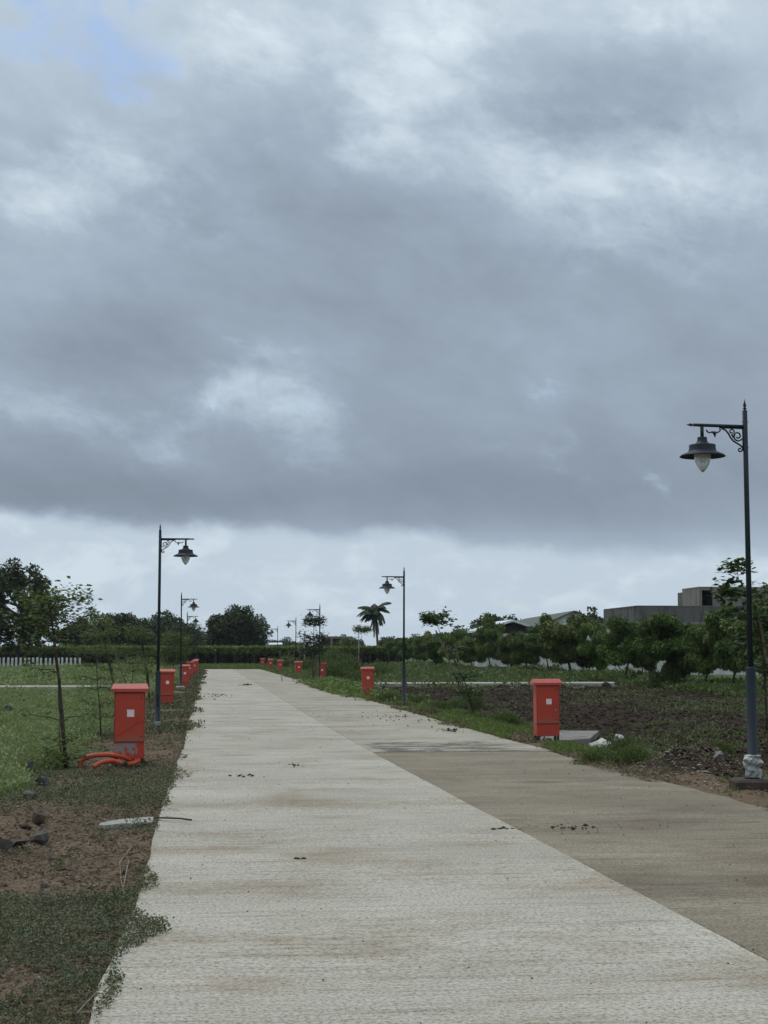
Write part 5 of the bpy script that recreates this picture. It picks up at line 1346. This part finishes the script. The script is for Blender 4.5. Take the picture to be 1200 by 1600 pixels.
# clods of the ploughed plot and gravel of the verge
def scatter_stones(name, label, x, y, s, mat, cat, zf=gh, tint=False):
    n = len(x); V_ = np.array([[1, 0, 0], [-1, 0, 0], [0, 1, 0], [0, -1, 0], [0, 0, .75], [0, 0, -.6]]); F_ = np.array([[0, 2, 4], [2, 1, 4], [1, 3, 4], [3, 0, 4], [2, 0, 5], [1, 2, 5], [3, 1, 5], [0, 3, 5]])
    a = vrg.random(n) * 6.28; ca, sa = np.cos(a), np.sin(a); J = V_[None] * vrg.uniform(.55, 1.35, (n, 6, 3)) * s[:, None, None]
    P = np.stack([J[..., 0] * ca[:, None] - J[..., 1] * sa[:, None], J[..., 0] * sa[:, None] + J[..., 1] * ca[:, None], J[..., 2]], -1) + np.stack([x, y, zf(x, y) + s * .2], -1)[:, None]
    F2 = (F_[None] + (np.arange(n) * 6)[:, None, None]).reshape(-1, 3)
    o = link(name, mesh_arrays(name, P.reshape(-1, 3), F2, False, np.repeat(vrg.random(n), 6)), M[mat]); return tag(o, label, cat, kind='stuff')
n = 26000
x, y = sample(n, 17, 77, lambda y: 0 * y + 6.2, lambda y: np.minimum(.46 * y + 1.5, 22.5 + 0 * y), .8)
_, plw = zones(x, y); m = plw > .45; x, y = keep(m, x, y)
scatter_stones('earth_clods', 'dark clods of freshly turned earth on the right plot', x, y, vrg.uniform(.010, .040, len(x)) * (1 + y / 50), 'clod', 'clods')
n = 24000
x, y = sample(n, 5.0, 26, leftx, lambda y: 0 * y + LE - .01, .9)
sw, _ = zones(x, y); m = (sw > .3) & (fbm(x * 1.4, y * .9, 101, 3) > .42); x, y = keep(m, x, y)
scatter_stones('verge_gravel', 'reddish gravel chips on the bare left verge', x, y, vrg.uniform(.003, .009, len(x)) * (1 + y / 20), 'gravel', 'gravel')
n = 2500
x = vrg.normal(size=n) * .7 + 6.5; y = vrg.normal(size=n) * 1.6 + 19.8; m = x > RE + .05; x, y = keep(m, x, y)
scatter_stones('mound_gravel', 'pale and dark chips in the earth mound by the nearest right lamp', x, y, vrg.uniform(.008, .028, len(x)), 'gravel', 'gravel')

# ------------------------------------------------------------------ moist air
hm = bpy.data.materials.new('haze'); hm.use_nodes = True; hm.node_tree.nodes.clear()
pv = hm.node_tree.nodes.new('ShaderNodeVolumePrincipled'); ho = hm.node_tree.nodes.new('ShaderNodeOutputMaterial')
pv.inputs['Color'].default_value = (.93, .96, 1.0, 1); pv.inputs['Density'].default_value = .0001; pv.inputs['Anisotropy'].default_value = .2
hm.node_tree.links.new(pv.outputs[0], ho.inputs['Volume'])
hz = MB().box(-2700, 2700, -450, 4400, -2.0, 14.0).build('haze', hm); tag(hz, 'thin moist haze over the fields', 'haze', kind='stuff')

# ------------------------------------------------------------------ tufts grown round the feet of posts and cabinets, blades in the near verge
tx, ty = [], []
for o in lamps[:8] + cabs[:11]:
    k = int(90 if o.location.y < 60 else 40); r0_ = .24 if o.name.startswith('feeder') else .13
    a = vrg.random(k) * 6.28; rr = r0_ * vrg.uniform(.75, 1.5, k); tx.append(o.location.x + rr * np.cos(a)); ty.append(o.location.y + rr * np.sin(a))
tx, ty = np.concatenate(tx), np.concatenate(ty)
sward('foot_tufts', 'grass tufts grown round the feet of lamps and cabinets', tx, ty, .02, .07 + .0012 * ty, .006 + .0002 * ty, 'weed_mat', .5, 'grass', zf=zroad)
nt = 55; cx_, cy_ = sample(nt, 5.5, 24, leftx, lambda y: 0 * y + LE - .02, .9); kk = np.repeat(np.arange(nt), 34)
x = cx_[kk] + vrg.normal(size=len(kk)) * .025; y = cy_[kk] + vrg.normal(size=len(kk)) * .03
sward('grass_blades', 'thin pale grass blades standing in the left verge', x, y, .005, vrg.uniform(.05, .15, nt)[kk], .0026, 'weed_mat', .45, 'grass')
n = 5200; x, y = sample(n, 5.2, 24, leftx, lambda y: 0 * y + LE + .05, .9)
sward('dead_stalks', 'pale dead stalks strewn on the left verge', x, y, .03, vrg.uniform(.05, .16, n), .0022, 'leaf_dry', 1.4, 'stalks', upz=.12, zf=zroad)
n = 1500; x, y = sample(n, 5.2, 24, leftx, lambda y: 0 * y + LE - .03, .9)
scatter_stones('verge_clods', 'brown soil clods on the left verge', x, y, vrg.uniform(.008, .026, n), 'rock_brown', 'clods')
